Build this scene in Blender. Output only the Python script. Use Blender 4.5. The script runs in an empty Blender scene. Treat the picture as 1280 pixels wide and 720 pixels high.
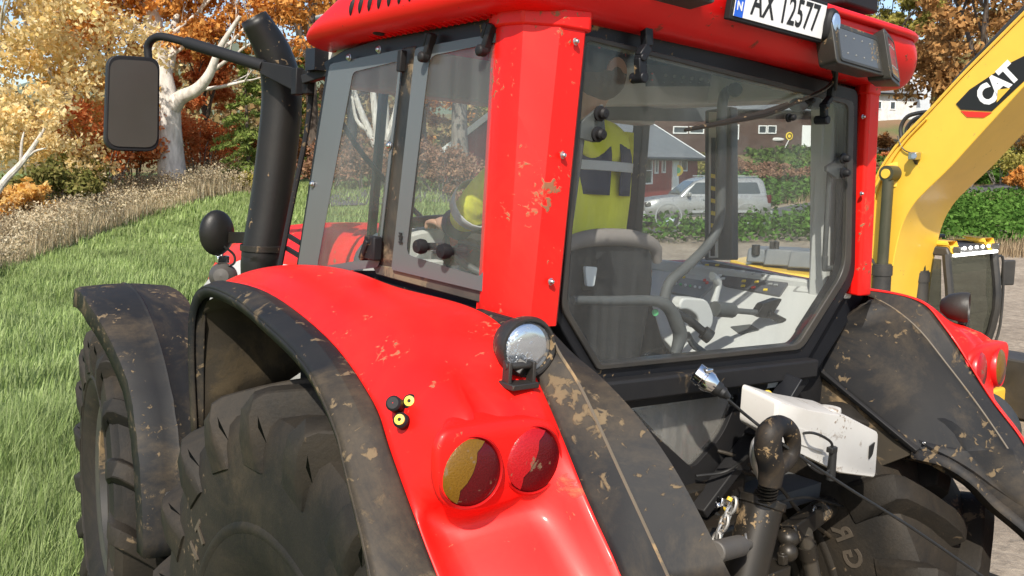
import bpy, bmesh, math, random
import numpy as np
from mathutils import Vector as V, Matrix, Euler, noise as mnoise
random.seed(7); rng = np.random.default_rng(7)
R = math.radians; PI = math.pi
sc = bpy.context.scene; col = sc.collection

# ------------------------------------------------------------------ frames
# F: focal length in pixels of a 1280 wide picture; the tractor stands on a cross slope, slightly rolled to its right
F = 1089.862
CAM = V((0, 0, 2.25))
PITCH = math.atan(155.0/F)
c_r, c_d, c_f = V((1, 0, 0)), V((0, -math.sin(PITCH), -math.cos(PITCH))), V((0, math.cos(PITCH), -math.sin(PITCH)))
_ex = V((1360, -50, F)).normalized(); _ey = V((-880, -180, F)).normalized()
_ez = -_ex.cross(_ey).normalized()
if _ez.y > 0: _ez = -_ez
def c2w(v): return c_r*v.x + c_d*v.y + c_f*v.z
TX, TY, TZ = c2w(_ex), c2w(_ey), c2w(_ez)
TC = V((-2.10877, -1.62, 2.2))                      # the eye in tractor coordinates
TO = CAM - (TX*TC.x + TY*TC.y + TZ*TC.z)
TMAT = Matrix(((TX.x, TY.x, TZ.x, TO.x), (TX.y, TY.y, TZ.y, TO.y), (TX.z, TY.z, TZ.z, TO.z), (0, 0, 0, 1)))
def at(px, py, ax, v):
    """point of the tractor frame on the plane axis=v"""
    r = V((px-640, py-360, F)); d = V((r.dot(_ex), r.dot(_ey), r.dot(_ez)))
    s = (v-TC[ax])/d[ax]
    return TC + d*s
def wp(px, py, Y):
    """world point at distance Y in front"""
    r = c2w(V((px-640, py-360, F))); return CAM + r*(Y/r.y)

# ------------------------------------------------------------------ materials
class NT:
    def __init__(s, name):
        s.m = bpy.data.materials.new(name); s.m.use_nodes = True; s.t = s.m.node_tree; s.t.nodes.clear()
    def n(s, typ, **k):
        nd = s.t.nodes.new(typ)
        for a, b in k.items():
            if a.startswith('i_'):
                key = a[2:]; key = int(key) if key.isdigit() else key.replace('_', ' ')
                nd.inputs[key].default_value = b
            else: setattr(nd, a, b)
        return nd
    def l(s, a, b): s.t.links.new(a, b)
    def math(s, op, a, b=None, clamp=False):
        nd = s.n('ShaderNodeMath', operation=op, use_clamp=clamp)
        for i, x in enumerate((a, b)):
            if x is None: continue
            if isinstance(x, (int, float)): nd.inputs[i].default_value = x
            else: s.l(x, nd.inputs[i])
        return nd.outputs[0]
    def mix(s, fac, a, b):
        nd = s.n('ShaderNodeMix', data_type='RGBA')
        for i, x in ((0, fac), (6, a), (7, b)):
            if isinstance(x, (int, float)): nd.inputs[i].default_value = x
            elif isinstance(x, tuple): nd.inputs[i].default_value = (*x, 1)
            else: s.l(x, nd.inputs[i])
        return nd.outputs[2]
    def noise(s, scale, detail=6, rough=.6, vec=None, dist=0, ch='Fac'):
        nd = s.n('ShaderNodeTexNoise'); nd.inputs['Scale'].default_value = scale; nd.inputs['Detail'].default_value = detail
        nd.inputs['Roughness'].default_value = rough; nd.inputs['Distortion'].default_value = dist
        if vec is not None: s.l(vec, nd.inputs['Vector'])
        return nd.outputs[ch]
    def ramp(s, x, a, b, lo=0., hi=1.):
        nd = s.n('ShaderNodeMapRange', clamp=True); s.l(x, nd.inputs[0])
        for i, q in enumerate((a, b, lo, hi)): nd.inputs[i+1].default_value = q
        return nd.outputs[0]
    def coord(s, kind='Object', scale=(1, 1, 1), loc=(0, 0, 0)):
        tc = s.n('ShaderNodeTexCoord'); mp = s.n('ShaderNodeMapping'); s.l(tc.outputs[kind], mp.inputs[0])
        mp.inputs['Scale'].default_value = scale; mp.inputs['Location'].default_value = loc
        return mp.outputs[0]
    def out(s, sh, disp=None):
        o = s.n('ShaderNodeOutputMaterial'); s.l(sh, o.inputs[0]); return s.m
    def bump(s, h, strength=.3, dist=.01):
        b = s.n('ShaderNodeBump'); b.inputs['Strength'].default_value = strength; b.inputs['Distance'].default_value = dist
        s.l(h, b.inputs['Height']); return b.outputs[0]

MUD = (.30, .205, .105)
def surf(name, base, rough=.5, metal=0., mud=0., mudscale=5., fleck=0., dust=0., dustcol=(.17, .14, .1), mudcol=MUD,
         var=.0, varscale=4., bump=0., bumpscale=60., coat=0., stretch=(1, 1, 1), spec=.5, seed=0., smear=0.):
    """painted/plastic/metal surface with dried mud blotches (mud), small splashes (fleck) and a film of dust"""
    t = NT(name); p = t.n('ShaderNodeBsdfPrincipled')
    co = t.coord('Object', stretch, (seed, seed*1.7, -seed))
    c = None
    if var:
        v = t.noise(varscale, 5, .6, co)
        c = t.mix(t.ramp(v, .3, .7), tuple(x*(1-var) for x in base), tuple(min(1, x*(1+var)) for x in base))
    else:
        c = t.mix(0., base, base)
    if smear:
        sm_ = t.math('MULTIPLY', t.ramp(t.noise(2.3, 8, .72, co, .8), .46, .70), smear); sm_ = t.math('MULTIPLY', sm_, t.ramp(t.noise(26, 6, .75, co), .30, .62, .35, 1))
        c = t.mix(sm_, c, tuple(x*.8 for x in mudcol))
    r = None
    if dust:
        d = t.math('MULTIPLY', t.ramp(t.noise(3.1, 7, .65, co), .3, .75), dust)
        c = t.mix(d, c, dustcol)
    m = None
    if mud:
        a = t.noise(mudscale, 9, .68, co, .4); b = t.noise(mudscale*.31, 3, .5, co)
        s_ = t.math('ADD', a, t.math('MULTIPLY', t.math('SUBTRACT', b, .5), .9))
        th = .735-mud*.33
        m = t.ramp(s_, th, th+.085)
    if fleck:
        a = t.noise(mudscale*5.5, 4, .55, co, .6); b = t.noise(mudscale*.6+.7, 4, .6, co)
        s_ = t.math('ADD', a, t.math('MULTIPLY', t.math('SUBTRACT', b, .5), 1.1))
        th = .79-fleck*.24
        f = t.ramp(s_, th, th+.075)
        m = f if m is None else t.math('MAXIMUM', m, f)
    if m is not None:
        m = t.math('MULTIPLY', m, .88)
        mc = t.mix(t.noise(22, 5, .7, co), tuple(x*.62 for x in mudcol), tuple(x*1.25 for x in mudcol))
        c = t.mix(m, c, mc)
        rr = t.math('ADD', t.math('MULTIPLY', m, .9-rough), rough)
        t.l(rr, p.inputs['Roughness'])
        t.l(t.math('MULTIPLY', t.math('SUBTRACT', 1., m), metal), p.inputs['Metallic'])
        if coat: t.l(t.math('MULTIPLY', t.math('SUBTRACT', 1., m), coat), p.inputs['Coat Weight'])
    else:
        if dust:
            t.l(t.ramp(t.noise(6, 6, .6, co), .3, .8, max(.02, rough-.08), min(1, rough+.2)), p.inputs['Roughness'])
        else: p.inputs['Roughness'].default_value = rough
        p.inputs['Metallic'].default_value = metal
        if coat: p.inputs['Coat Weight'].default_value = coat
    p.inputs['Specular IOR Level'].default_value = spec
    p.inputs['Coat Roughness'].default_value = .12
    t.l(c, p.inputs['Base Color'])
    h = None
    if bump: h = t.math('MULTIPLY', t.noise(bumpscale, 5, .6, co), bump)
    if m is not None: h = t.math('MULTIPLY', m, .35) if h is None else t.math('ADD', h, t.math('MULTIPLY', m, .35))
    if h is not None: t.l(t.bump(h, .5, .006), p.inputs['Normal'])
    return t.out(p.outputs[0])

def emis(name, colr, s, base=(.8, .8, .8)):
    t = NT(name); p = t.n('ShaderNodeBsdfPrincipled'); p.inputs['Base Color'].default_value = (*base, 1)
    p.inputs['Emission Color'].default_value = (*colr, 1); p.inputs['Emission Strength'].default_value = s
    return t.out(p.outputs[0])

def glass(name, dust=.12, tint=(.93, .95, .95), dustcol=(.42, .43, .42), streak=1., seed=0., gloss=1.):
    """window pane: clear, reflecting at grazing angles, with a wiped film of dust"""
    t = NT(name); co = t.coord('Object', (1, 1, .35), (seed, seed, seed))
    tr = t.n('ShaderNodeBsdfTransparent'); tr.inputs[0].default_value = (*tint, 1)
    di = t.n('ShaderNodeBsdfDiffuse'); di.inputs[0].default_value = (*dustcol, 1)
    gl = t.n('ShaderNodeBsdfGlossy'); gl.inputs['Roughness'].default_value = .015
    a = t.noise(2.2, 5, .6, co); co2 = t.coord('Object', (14, 14, 1.1), (seed, 0, 0)); b = t.noise(2.0, 4, .6, co2)
    co3 = t.coord('Object', (1, 1, 1), (seed, 3, 0)); sp = t.ramp(t.noise(70, 3, .5, co3), .67, .72, 0, .10)
    f = t.math('ADD', t.math('MULTIPLY', t.ramp(a, .35, .7, .45, 1.5), dust), t.math('MULTIPLY', t.ramp(b, .45, .7), dust*.7*streak))
    f = t.math('ADD', f, t.math('MULTIPLY', sp, dust*6), clamp=True)
    m1 = t.n('ShaderNodeMixShader'); t.l(f, m1.inputs[0]); t.l(tr.outputs[0], m1.inputs[1]); t.l(di.outputs[0], m1.inputs[2])
    ge = t.n('ShaderNodeNewGeometry'); vm = t.n('ShaderNodeVectorMath', operation='DOT_PRODUCT'); t.l(ge.outputs['Incoming'], vm.inputs[0]); t.l(ge.outputs['True Normal'], vm.inputs[1])
    k_ = t.math('SUBTRACT', 1., t.math('ABSOLUTE', vm.outputs['Value'])); fr_ = t.math('ADD', .035, t.math('MULTIPLY', t.math('POWER', k_, 5.), .9))
    m2 = t.n('ShaderNodeMixShader'); t.l(t.math('MULTIPLY', fr_, gloss), m2.inputs[0]); t.l(m1.outputs[0], m2.inputs[1]); t.l(gl.outputs[0], m2.inputs[2])
    return t.out(m2.outputs[0])

M = {}
M['red'] = surf('red_paint', (.78, .010, .007), .46, mud=.10, mudscale=10, fleck=.39, coat=.08, spec=.3, smear=.10, var=.07, varscale=6, mudcol=(.22, .15, .075), bump=.03, bumpscale=25)
M['red_clean'] = surf('red_paint_roof', (.72, .007, .007), .44, mud=.16, mudscale=9, fleck=.2, coat=.1, spec=.3, var=.06, mudcol=(.13, .07, .04), seed=3)
M['black'] = surf('black_plastic', (.0095, .010, .012), .56, mudcol=(.16, .115, .065), mud=.13, mudscale=7, fleck=.24, dust=.30, dustcol=(.05, .045, .038), bump=.06, bumpscale=180, spec=.25)
M['fender_black'] = surf('fender_plastic', (.0085, .0095, .012), .60, mud=.25, mudscale=8, mudcol=(.165, .12, .07), fleck=.47, dust=.36, dustcol=(.048, .042, .034), bump=.05, bumpscale=150, spec=.22, seed=1.3, smear=.62)
M['black_muddy'] = surf('muddy_plastic', (.012, .012, .013), .5, mud=.30, mudscale=12, fleck=.45, dust=.5, dustcol=(.05, .042, .03), bump=.3, bumpscale=120, seed=5)
M['frame'] = surf('frame_black', (.008, .009, .012), .42, fleck=.16, mudscale=9, dust=.18, dustcol=(.04, .04, .04), spec=.3, seed=2)
M['pillar_dirty'] = surf('dirty_black_post', (.011, .012, .013), .45, smear=.5, mud=.34, mudscale=9, fleck=.3, dust=.3, seed=8, mudcol=(.2, .15, .09))
M['rubber'] = surf('tyre_rubber', (.010, .0095, .009), .68, mud=.12, mudscale=4, fleck=.2, dust=.85, spec=.25, smear=.35, dustcol=(.032, .026, .019), bump=.5, bumpscale=90, mudcol=(.16, .115, .07))
M['arch'] = surf('wheel_arch_liner', (.018, .013, .007), .85, mud=.62, mudscale=3.5, dust=.6, mudcol=(.055, .038, .017), dustcol=(.04, .028, .012), bump=.5, bumpscale=40)
M['metal_dark'] = surf('dark_steel', (.016, .015, .014), .42, metal=.3, mud=.3, mudscale=12, fleck=.42, dust=.5, dustcol=(.055, .042, .026))
M['exhaust'] = surf('exhaust_black', (.009, .009, .009), .42, fleck=.14, mudscale=8, dust=.28, spec=.3, dustcol=(.04, .032, .022), bump=.2, bumpscale=60, seed=4)
M['chrome'] = surf('chrome', (.78, .79, .80), .14, metal=1., fleck=.30, mudscale=14, mudcol=(.10, .085, .06))
M['steel'] = surf('bright_steel', (.55, .55, .55), .32, metal=1., fleck=.2, mudscale=14)
M['lampglass'] = surf('muddy_lamp_glass', (.55, .60, .66), .10, metal=.85, mud=.22, mudscale=22, fleck=.42, mudcol=(.17, .15, .11), seed=2)
M['white_tank'] = surf('white_tank', (.62, .61, .58), .42, mud=.12, mudscale=12, fleck=.42, dust=.4, dustcol=(.42, .37, .30),  mudcol=(.22, .15, .09))
M['yellow_cable'] = surf('yellow_cable', (.70, .48, .05), .5)
M['cable'] = surf('cable_black', (.012, .012, .012), .5)
M['grey_side'] = surf('grey_hood_side', (.50, .49, .46), .5, fleck=.14, mudscale=9, var=.05)
M['trim'] = surf('cab_trim_light', (.60, .59, .57), .62, dust=.25, dustcol=(.50, .47, .43), bump=.15, bumpscale=250)
M['trim_mid'] = surf('cab_trim_mid', (.30, .305, .305), .6, dust=.25, dustcol=(.25, .24, .22))
M['trim_dark'] = surf('cab_trim_dark', (.075, .078, .08), .55, dust=.35, dustcol=(.14, .14, .13))
M['dial'] = surf('dial_face', (.10, .10, .11), .35)
M['white'] = surf('white_paint', (.82, .82, .81), .45)
M['ink'] = surf('black_ink', (.012, .012, .012), .5)
M['blue'] = surf('plate_blue', (.01, .11, .62), .4)
M['yellow_btn'] = surf('yellow_button', (.85, .60, .05), .45)
M['red_btn'] = surf('red_button', (.75, .05, .03), .4)
M['green_btn'] = surf('green_button', (.10, .45, .18), .4)
M['seatcloth'] = surf('seat_cloth', (.014, .015, .017), .85, dust=.3, dustcol=(.05, .048, .045), bump=.5, bumpscale=300)
M['seattop'] = surf('seat_cloth_light', (.26, .225, .21), .9, dust=.3, bump=.5, bumpscale=300)
M['mirror'] = surf('mirror_glass_tinted', (.055, .050, .042), .35, metal=.2, dust=.5, dustcol=(.075, .067, .054))
M['glass'] = glass('cab_glass', .028, gloss=.8, streak=1.3)
M['glass_side'] = glass('side_glass', .05, seed=4., gloss=.8)
M['glass_far'] = glass('far_side_glass', .015, seed=9., gloss=.6)
t = NT('frit_band'); g_ = t.n('ShaderNodeBsdfTransparent'); g_.inputs[0].default_value = (.5, .52, .53, 1)
p_ = t.n('ShaderNodeBsdfPrincipled'); p_.inputs['Base Color'].default_value = (.13, .145, .15, 1); p_.inputs['Roughness'].default_value = .25
ms = t.n('ShaderNodeMixShader'); ms.inputs[0].default_value = .80; t.l(g_.outputs[0], ms.inputs[1]); t.l(p_.outputs[0], ms.inputs[2]); M['frit'] = t.out(ms.outputs[0])
def lens(name, c1, c2=None):
    t = NT(name); p = t.n('ShaderNodeBsdfPrincipled'); co = t.coord('Object', (1, 1, 1))
    vo = t.n('ShaderNodeTexVoronoi'); vo.inputs['Scale'].default_value = 260; t.l(co, vo.inputs['Vector'])
    sp = t.ramp(t.noise(45, 4, .6, co), .61, .66)
    cc = t.mix(t.ramp(vo.outputs[0], .0, .6), tuple(x*.75 for x in c1), c1)
    cc = t.mix(t.math('MULTIPLY', sp, .8), cc, (.15, .10, .06))
    t.l(cc, p.inputs['Base Color']); p.inputs['Roughness'].default_value = .30; p.inputs['Coat Weight'].default_value = .12; p.inputs['Specular IOR Level'].default_value = .3
    t.l(t.bump(vo.outputs[0], .25, .002), p.inputs['Normal'])
    return t.out(p.outputs[0])
M['lens_dark'] = lens('lens_dark_red', (.075, .001, .003))
M['lens_red'] = lens('lens_red', (.36, .006, .010))
M['lens_amber'] = lens('lens_amber', (.15, .074, .006))
M['lens_orange'] = lens('lens_orange', (.75, .16, .02))

# ------------------------------------------------------------------ mesh builder
def catmull(pts, n=6, closed=False):
    pts = [V(p) for p in pts]; o = []
    N = len(pts)
    for i in range(N if closed else N-1):
        p0 = pts[(i-1) % N] if (closed or i > 0) else pts[0]*2-pts[1]
        p1 = pts[i]; p2 = pts[(i+1) % N]
        p3 = pts[(i+2) % N] if (closed or i+2 < N) else pts[-1]*2-pts[-2]
        for k in range(n):
            t = k/n
            o.append(.5*((2*p1)+(-p0+p2)*t+(2*p0-5*p1+4*p2-p3)*t*t+(-p0+3*p1-3*p2+p3)*t**3))
    if not closed: o.append(pts[-1].copy())
    return o
def arcpts(n, r, c=(0, 0), a0=0, a1=2*PI): return [(c[0]+r*math.cos(a0+(a1-a0)*i/n), c[1]+r*math.sin(a0+(a1-a0)*i/n)) for i in range(n)]
def roundpoly(pts, r, n=5):
    """rounds the corners of a 3D polygon"""
    pts = [V(p) for p in pts]; N = len(pts); o = []
    rr = r if isinstance(r, (list, tuple)) else [r]*N
    for i in range(N):
        a, b, c = pts[i-1], pts[i], pts[(i+1) % N]
        d1 = (a-b); d2 = (c-b); q = min(rr[i], d1.length*.48, d2.length*.48)
        if q < 1e-5: o += [b.copy() for _ in range(n+1)]; continue
        s = b+d1.normalized()*q; e = b+d2.normalized()*q
        for k in range(n+1):
            t = k/n; o.append(s*(1-t)**2+b*2*t*(1-t)+e*t*t)
    return o
class MB:
    def __init__(s): s.v = []; s.f = []; s.m = []; s.mi = 0
    def add(s, vs, fs):
        b = len(s.v); s.v += [tuple(x) for x in vs]
        for f in fs: s.f.append([b+i for i in f]); s.m.append(s.mi)
        return s
    def mat(s, i): s.mi = i; return s
    def box(s, c, d, rot=None, taper=None):
        c = V(c); h = V(d)/2; vs = []
        for z in (-1, 1):
            k = taper if (taper and z > 0) else 1
            for x, y in ((-1, -1), (1, -1), (1, 1), (-1, 1)):
                p = V((x*h.x*k, y*h.y*k, z*h.z))
                if rot is not None: p = (Euler([R(q) for q in rot]).to_matrix() if isinstance(rot, (tuple, list)) else rot) @ p
                vs.append(c+p)
        return s.add(vs, [(0, 3, 2, 1), (4, 5, 6, 7), (0, 1, 5, 4), (1, 2, 6, 5), (2, 3, 7, 6), (3, 0, 4, 7)])
    def bar(s, a, b, w, h, up=(0, 0, 1)):
        a = V(a); b = V(b); d = (b-a).normalized(); u = V(up); x = d.cross(u).normalized(); u = x.cross(d).normalized()
        vs = [p+x*(i*w/2)+u*(j*h/2) for p in (a, b) for i, j in ((-1, -1), (1, -1), (1, 1), (-1, 1))]
        return s.add(vs, [(3, 2, 1, 0), (4, 5, 6, 7), (0, 1, 5, 4), (1, 2, 6, 5), (2, 3, 7, 6), (3, 0, 4, 7)])
    def tube(s, pts, r, n=10, caps=True, sm=0, flat=1.):
        pts = [V(p) for p in pts]
        rs = list(r) if isinstance(r, (list, tuple)) else [r]*len(pts)
        if sm:
            k = len(pts); q = catmull(pts, sm); rr = []
            for i in range(k-1): rr += [rs[i]+(rs[i+1]-rs[i])*j/sm for j in range(sm)]
            rr.append(rs[-1]); pts, rs = q, rr
        t0 = (pts[1]-pts[0]).normalized(); u = t0.orthogonal().normalized(); vs = []; prev = t0
        for i, p in enumerate(pts):
            if i == 0: t = t0
            elif i == len(pts)-1: t = (pts[i]-pts[i-1]).normalized()
            else: t = (pts[i+1]-pts[i-1]).normalized()
            q = prev.rotation_difference(t); u = q @ u; u = (u-t*u.dot(t)).normalized(); prev = t; w = t.cross(u)
            for k in range(n):
                a = 2*PI*k/n; vs.append(p+(u*math.cos(a)+w*math.sin(a)*flat)*rs[i])
        fs = []
        for i in range(len(pts)-1):
            for k in range(n):
                fs.append((i*n+k, i*n+(k+1) % n, (i+1)*n+(k+1) % n, (i+1)*n+k))
        if caps: fs.append(tuple(range(n-1, -1, -1))); fs.append(tuple((len(pts)-1)*n+k for k in range(n)))
        return s.add(vs, fs)
    def cyl(s, a, b, r, r2=None, n=20): return s.tube([a, b], [r, r if r2 is None else r2], n)
    def lathe(s, prof, o, axis, n=32, closed=False, a0=0., a1=2*PI):
        o = V(o); ax = V(axis).normalized(); u = ax.orthogonal().normalized(); w = ax.cross(u); vs = []; k = len(prof)
        full = abs(a1-a0-2*PI) < 1e-6; nn = n if full else n+1
        for i in range(nn):
            a = a0+(a1-a0)*i/n; d = u*math.cos(a)+w*math.sin(a)
            for r, t in prof: vs.append(o+d*r+ax*t)
        fs = []
        for i in range(n):
            j = (i+1) % nn
            for q in range(k if closed else k-1):
                q2 = (q+1) % k; fs.append((i*k+q, j*k+q, j*k+q2, i*k+q2))
        return s.add(vs, fs)
    def ell(s, c, r, rot=None, n=16, m=10):
        c = V(c); vs = []; fs = []
        Rm = Euler([R(q) for q in rot]).to_matrix() if rot is not None else Matrix.Identity(3)
        for i in range(m+1):
            th = PI*i/m
            for k in range(n):
                a = 2*PI*k/n; vs.append(c+Rm @ V((r[0]*math.sin(th)*math.cos(a), r[1]*math.sin(th)*math.sin(a), r[2]*math.cos(th))))
        for i in range(m):
            for k in range(n): fs.append((i*n+k, (i+1)*n+k, (i+1)*n+(k+1) % n, i*n+(k+1) % n))
        return s.add(vs, fs)
    def prism(s, poly, vec):
        poly = [V(p) for p in poly]; vec = V(vec); n = len(poly)
        vs = poly+[p+vec for p in poly]
        return s.add(vs, [tuple(range(n-1, -1, -1)), tuple(range(n, 2*n))]+[(i, (i+1) % n, n+(i+1) % n, n+i) for i in range(n)])
    def ring(s, o, i_, vec):
        o = [V(p) for p in o]; i_ = [V(p) for p in i_]; vec = V(vec); n = len(o)
        vs = o+i_+[p+vec for p in o]+[p+vec for p in i_]; fs = []
        for k in range(n):
            j = (k+1) % n
            fs += [(k, j, n+j, n+k), (2*n+k, 3*n+k, 3*n+j, 2*n+j), (k, 2*n+k, 2*n+j, j), (n+k, n+j, 3*n+j, 3*n+k)]
        return s.add(vs, fs)
    def loft(s, rows, closed=False, caps=False):
        n = len(rows[0]); vs = [V(p) for r in rows for p in r]; fs = []
        for i in range(len(rows)-1):
            for k in range(n if closed else n-1):
                j = (k+1) % n; fs.append((i*n+k, i*n+j, (i+1)*n+j, (i+1)*n+k))
        if caps: fs.append(tuple(range(n-1, -1, -1))); fs.append(tuple((len(rows)-1)*n+k for k in range(n)))
        return s.add(vs, fs)
    def build(s, name, mats, parent=None, bevel=0, sub=0, solid=0, ang=38, seg=2, recalc=True, smooth=True, loc=None, soff=-1):
        me = bpy.data.meshes.new(name); me.from_pydata(s.v, [], s.f)
        ms = mats if isinstance(mats, (list, tuple)) else [mats]
        for m in ms: me.materials.append(M[m] if isinstance(m, str) else m)
        if len(ms) > 1: me.polygons.foreach_set('material_index', s.m)
        if recalc:
            bm = bmesh.new(); bm.from_mesh(me); bmesh.ops.recalc_face_normals(bm, faces=bm.faces); bm.to_mesh(me); bm.free()
        if smooth:
            me.polygons.foreach_set('use_smooth', [True]*len(me.polygons))
            if not sub: me.set_sharp_from_angle(angle=R(ang))
        o = bpy.data.objects.new(name, me); col.objects.link(o)
        if parent is not None: o.parent = parent
        if loc is not None: o.location = loc
        if solid:
            q = o.modifiers.new('solid', 'SOLIDIFY'); q.thickness = solid; q.offset = soff
        if sub:
            q = o.modifiers.new('sub', 'SUBSURF'); q.levels = sub; q.render_levels = sub
        if bevel:
            q = o.modifiers.new('bevel', 'BEVEL'); q.width = bevel; q.segments = seg; q.limit_method = 'ANGLE'; q.angle_limit = R(35)
            q.harden_normals = False
        return o
def empty(name, label, cat, loc=(0, 0, 0), rz=0, group=None, mw=None):
    o = bpy.data.objects.new(name, None); col.objects.link(o); o.empty_display_size = .2
    if mw is not None: o.matrix_world = mw
    else: o.location = loc; o.rotation_euler = (0, 0, rz)
    tag(o, label, cat, group); return o
def tag(o, label, cat=None, group=None):
    o['label'] = label
    if cat: o['category'] = cat
    if group: o['group'] = group
    return o
def textobj(name, s, m, parent, mat4, size=1., xs=1., ext=.001, bold=0., spacing=1.):
    cu = bpy.data.curves.new(name, 'FONT'); cu.body = s; cu.size = size; cu.extrude = ext; cu.offset = bold
    cu.align_x = 'CENTER'; cu.align_y = 'CENTER'; cu.space_character = spacing; cu.resolution_u = 3
    tmp = bpy.data.objects.new('tmp', cu); col.objects.link(tmp); bpy.context.view_layer.update()
    me = bpy.data.meshes.new_from_object(tmp.evaluated_get(bpy.context.evaluated_depsgraph_get())); bpy.data.objects.remove(tmp)
    me.name = name; me.transform(Matrix.Diagonal((xs, 1, 1, 1))); me.transform(mat4)
    me.materials.clear(); me.materials.append(M[m] if isinstance(m, str) else m)
    o = bpy.data.objects.new(name, me); col.objects.link(o); o.parent = parent; return o
def frame4(o, x, y):
    x = V(x).normalized(); y = V(y); z = x.cross(y).normalized(); y = z.cross(x); o = V(o)
    return Matrix(((x.x, y.x, z.x, o.x), (x.y, y.y, z.y, o.y), (x.z, y.z, z.z, o.z), (0, 0, 0, 1)))
def struct(o): o['kind'] = 'structure'; return o
M['wheel_paint'] = surf('wheel_dark_paint', (.03, .03, .03), .5, mud=.3, mudscale=6, dust=.5, dustcol=(.06, .05, .035))
M['wheel_rim'] = surf('wheel_rim_metal', (.05, .05, .052), .4, metal=.3, mud=.15, mudscale=6, dust=.4)
M['rubber_letter'] = surf('tyre_letter_rubber', (.045, .037, .028), .7, dust=.8, dustcol=(.10, .075, .05))
M['fender_ridge'] = surf('fender_ridge', (.10, .08, .055), .6, mud=.5, mudscale=9, dust=.6)
M['fender_side'] = surf('fender_side_mud', (.03, .028, .025), .6, mud=.5, mudscale=5, fleck=.3, dust=.6, dustcol=(.09, .065, .035))
M['lens_ring'] = surf('lamp_ring_red', (.45, .010, .010), .3, fleck=.15)
M['rubber_seal'] = surf('rubber_seal', (.016, .017, .018), .45, dust=.3)
M['glass_low'] = glass('lower_glass', .16, dustcol=(.5, .48, .44), seed=2.)
M['sill_mud'] = surf('sill_mud', (.03, .03, .028), .6, mud=.62, mudscale=9, dust=.6, mudcol=(.20, .155, .095))
M['vent_dark'] = surf('vent_dark', (.01, .008, .008), .7)
M['lampglass_blue'] = surf('plate_lamp_glass', (.35, .45, .60), .08, metal=.6)
M['lamp_box'] = surf('lamp_housing', (.022, .021, .019), .5, fleck=.3, mudscale=14, dust=.5, dustcol=(.12, .11, .08))
M['lamp_face'] = surf('lamp_face', (.10, .10, .094), .14, metal=.3, dust=.7, dustcol=(.13, .125, .11), fleck=.3, mudscale=16)
M['hook_black'] = surf('hook_black', (.008, .008, .009), .58, mud=.2, mudscale=14, fleck=.5, spec=.3, smear=.3)
M['steel_dull'] = surf('dull_steel', (.42, .41, .39), .42, metal=.8, fleck=.35, mudscale=18)
M['pin_grey'] = surf('pin_rubber', (.055, .055, .057), .5, dust=.5)
M['rod_steel'] = surf('rod_steel', (.13, .12, .105), .35, metal=.7, fleck=.3, mudscale=10, dust=.5)
M['black_rubberish'] = surf('horn_plastic', (.05, .047, .045), .5, dust=.5, fleck=.1)
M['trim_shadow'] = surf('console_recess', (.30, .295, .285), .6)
M['hose_dirty'] = surf('dirty_hose', (.014, .013, .012), .55, smear=.4, dust=.5, dustcol=(.05, .04, .028))
M['led_off'] = surf('led_off', (.20, .20, .19), .3)
# ================================================================== THE TRACTOR (local frame: x right, y forward, z up)
T = empty('tractor', 'red tractor with mud-splashed black fenders, nearest machine in the picture', 'tractor', mw=TMAT)
def S(pts): return [V((-p[0], p[1], p[2])) for p in pts]
def apx(lst, ax, v): return [at(x, y, ax, v) for x, y in lst]
def bolt(p, n, r=.009, parent=T, mt='steel', nm='bolt'):
    p = V(p); n = V(n).normalized(); m = MB(); m.lathe([(r*1.25, 0), (r*1.25, .002), (r*.9, .003), (r*.9, .007), (r*.6, .010), (.0005, .011)], p, n, 12); return m.build(nm, mt, parent)

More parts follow.
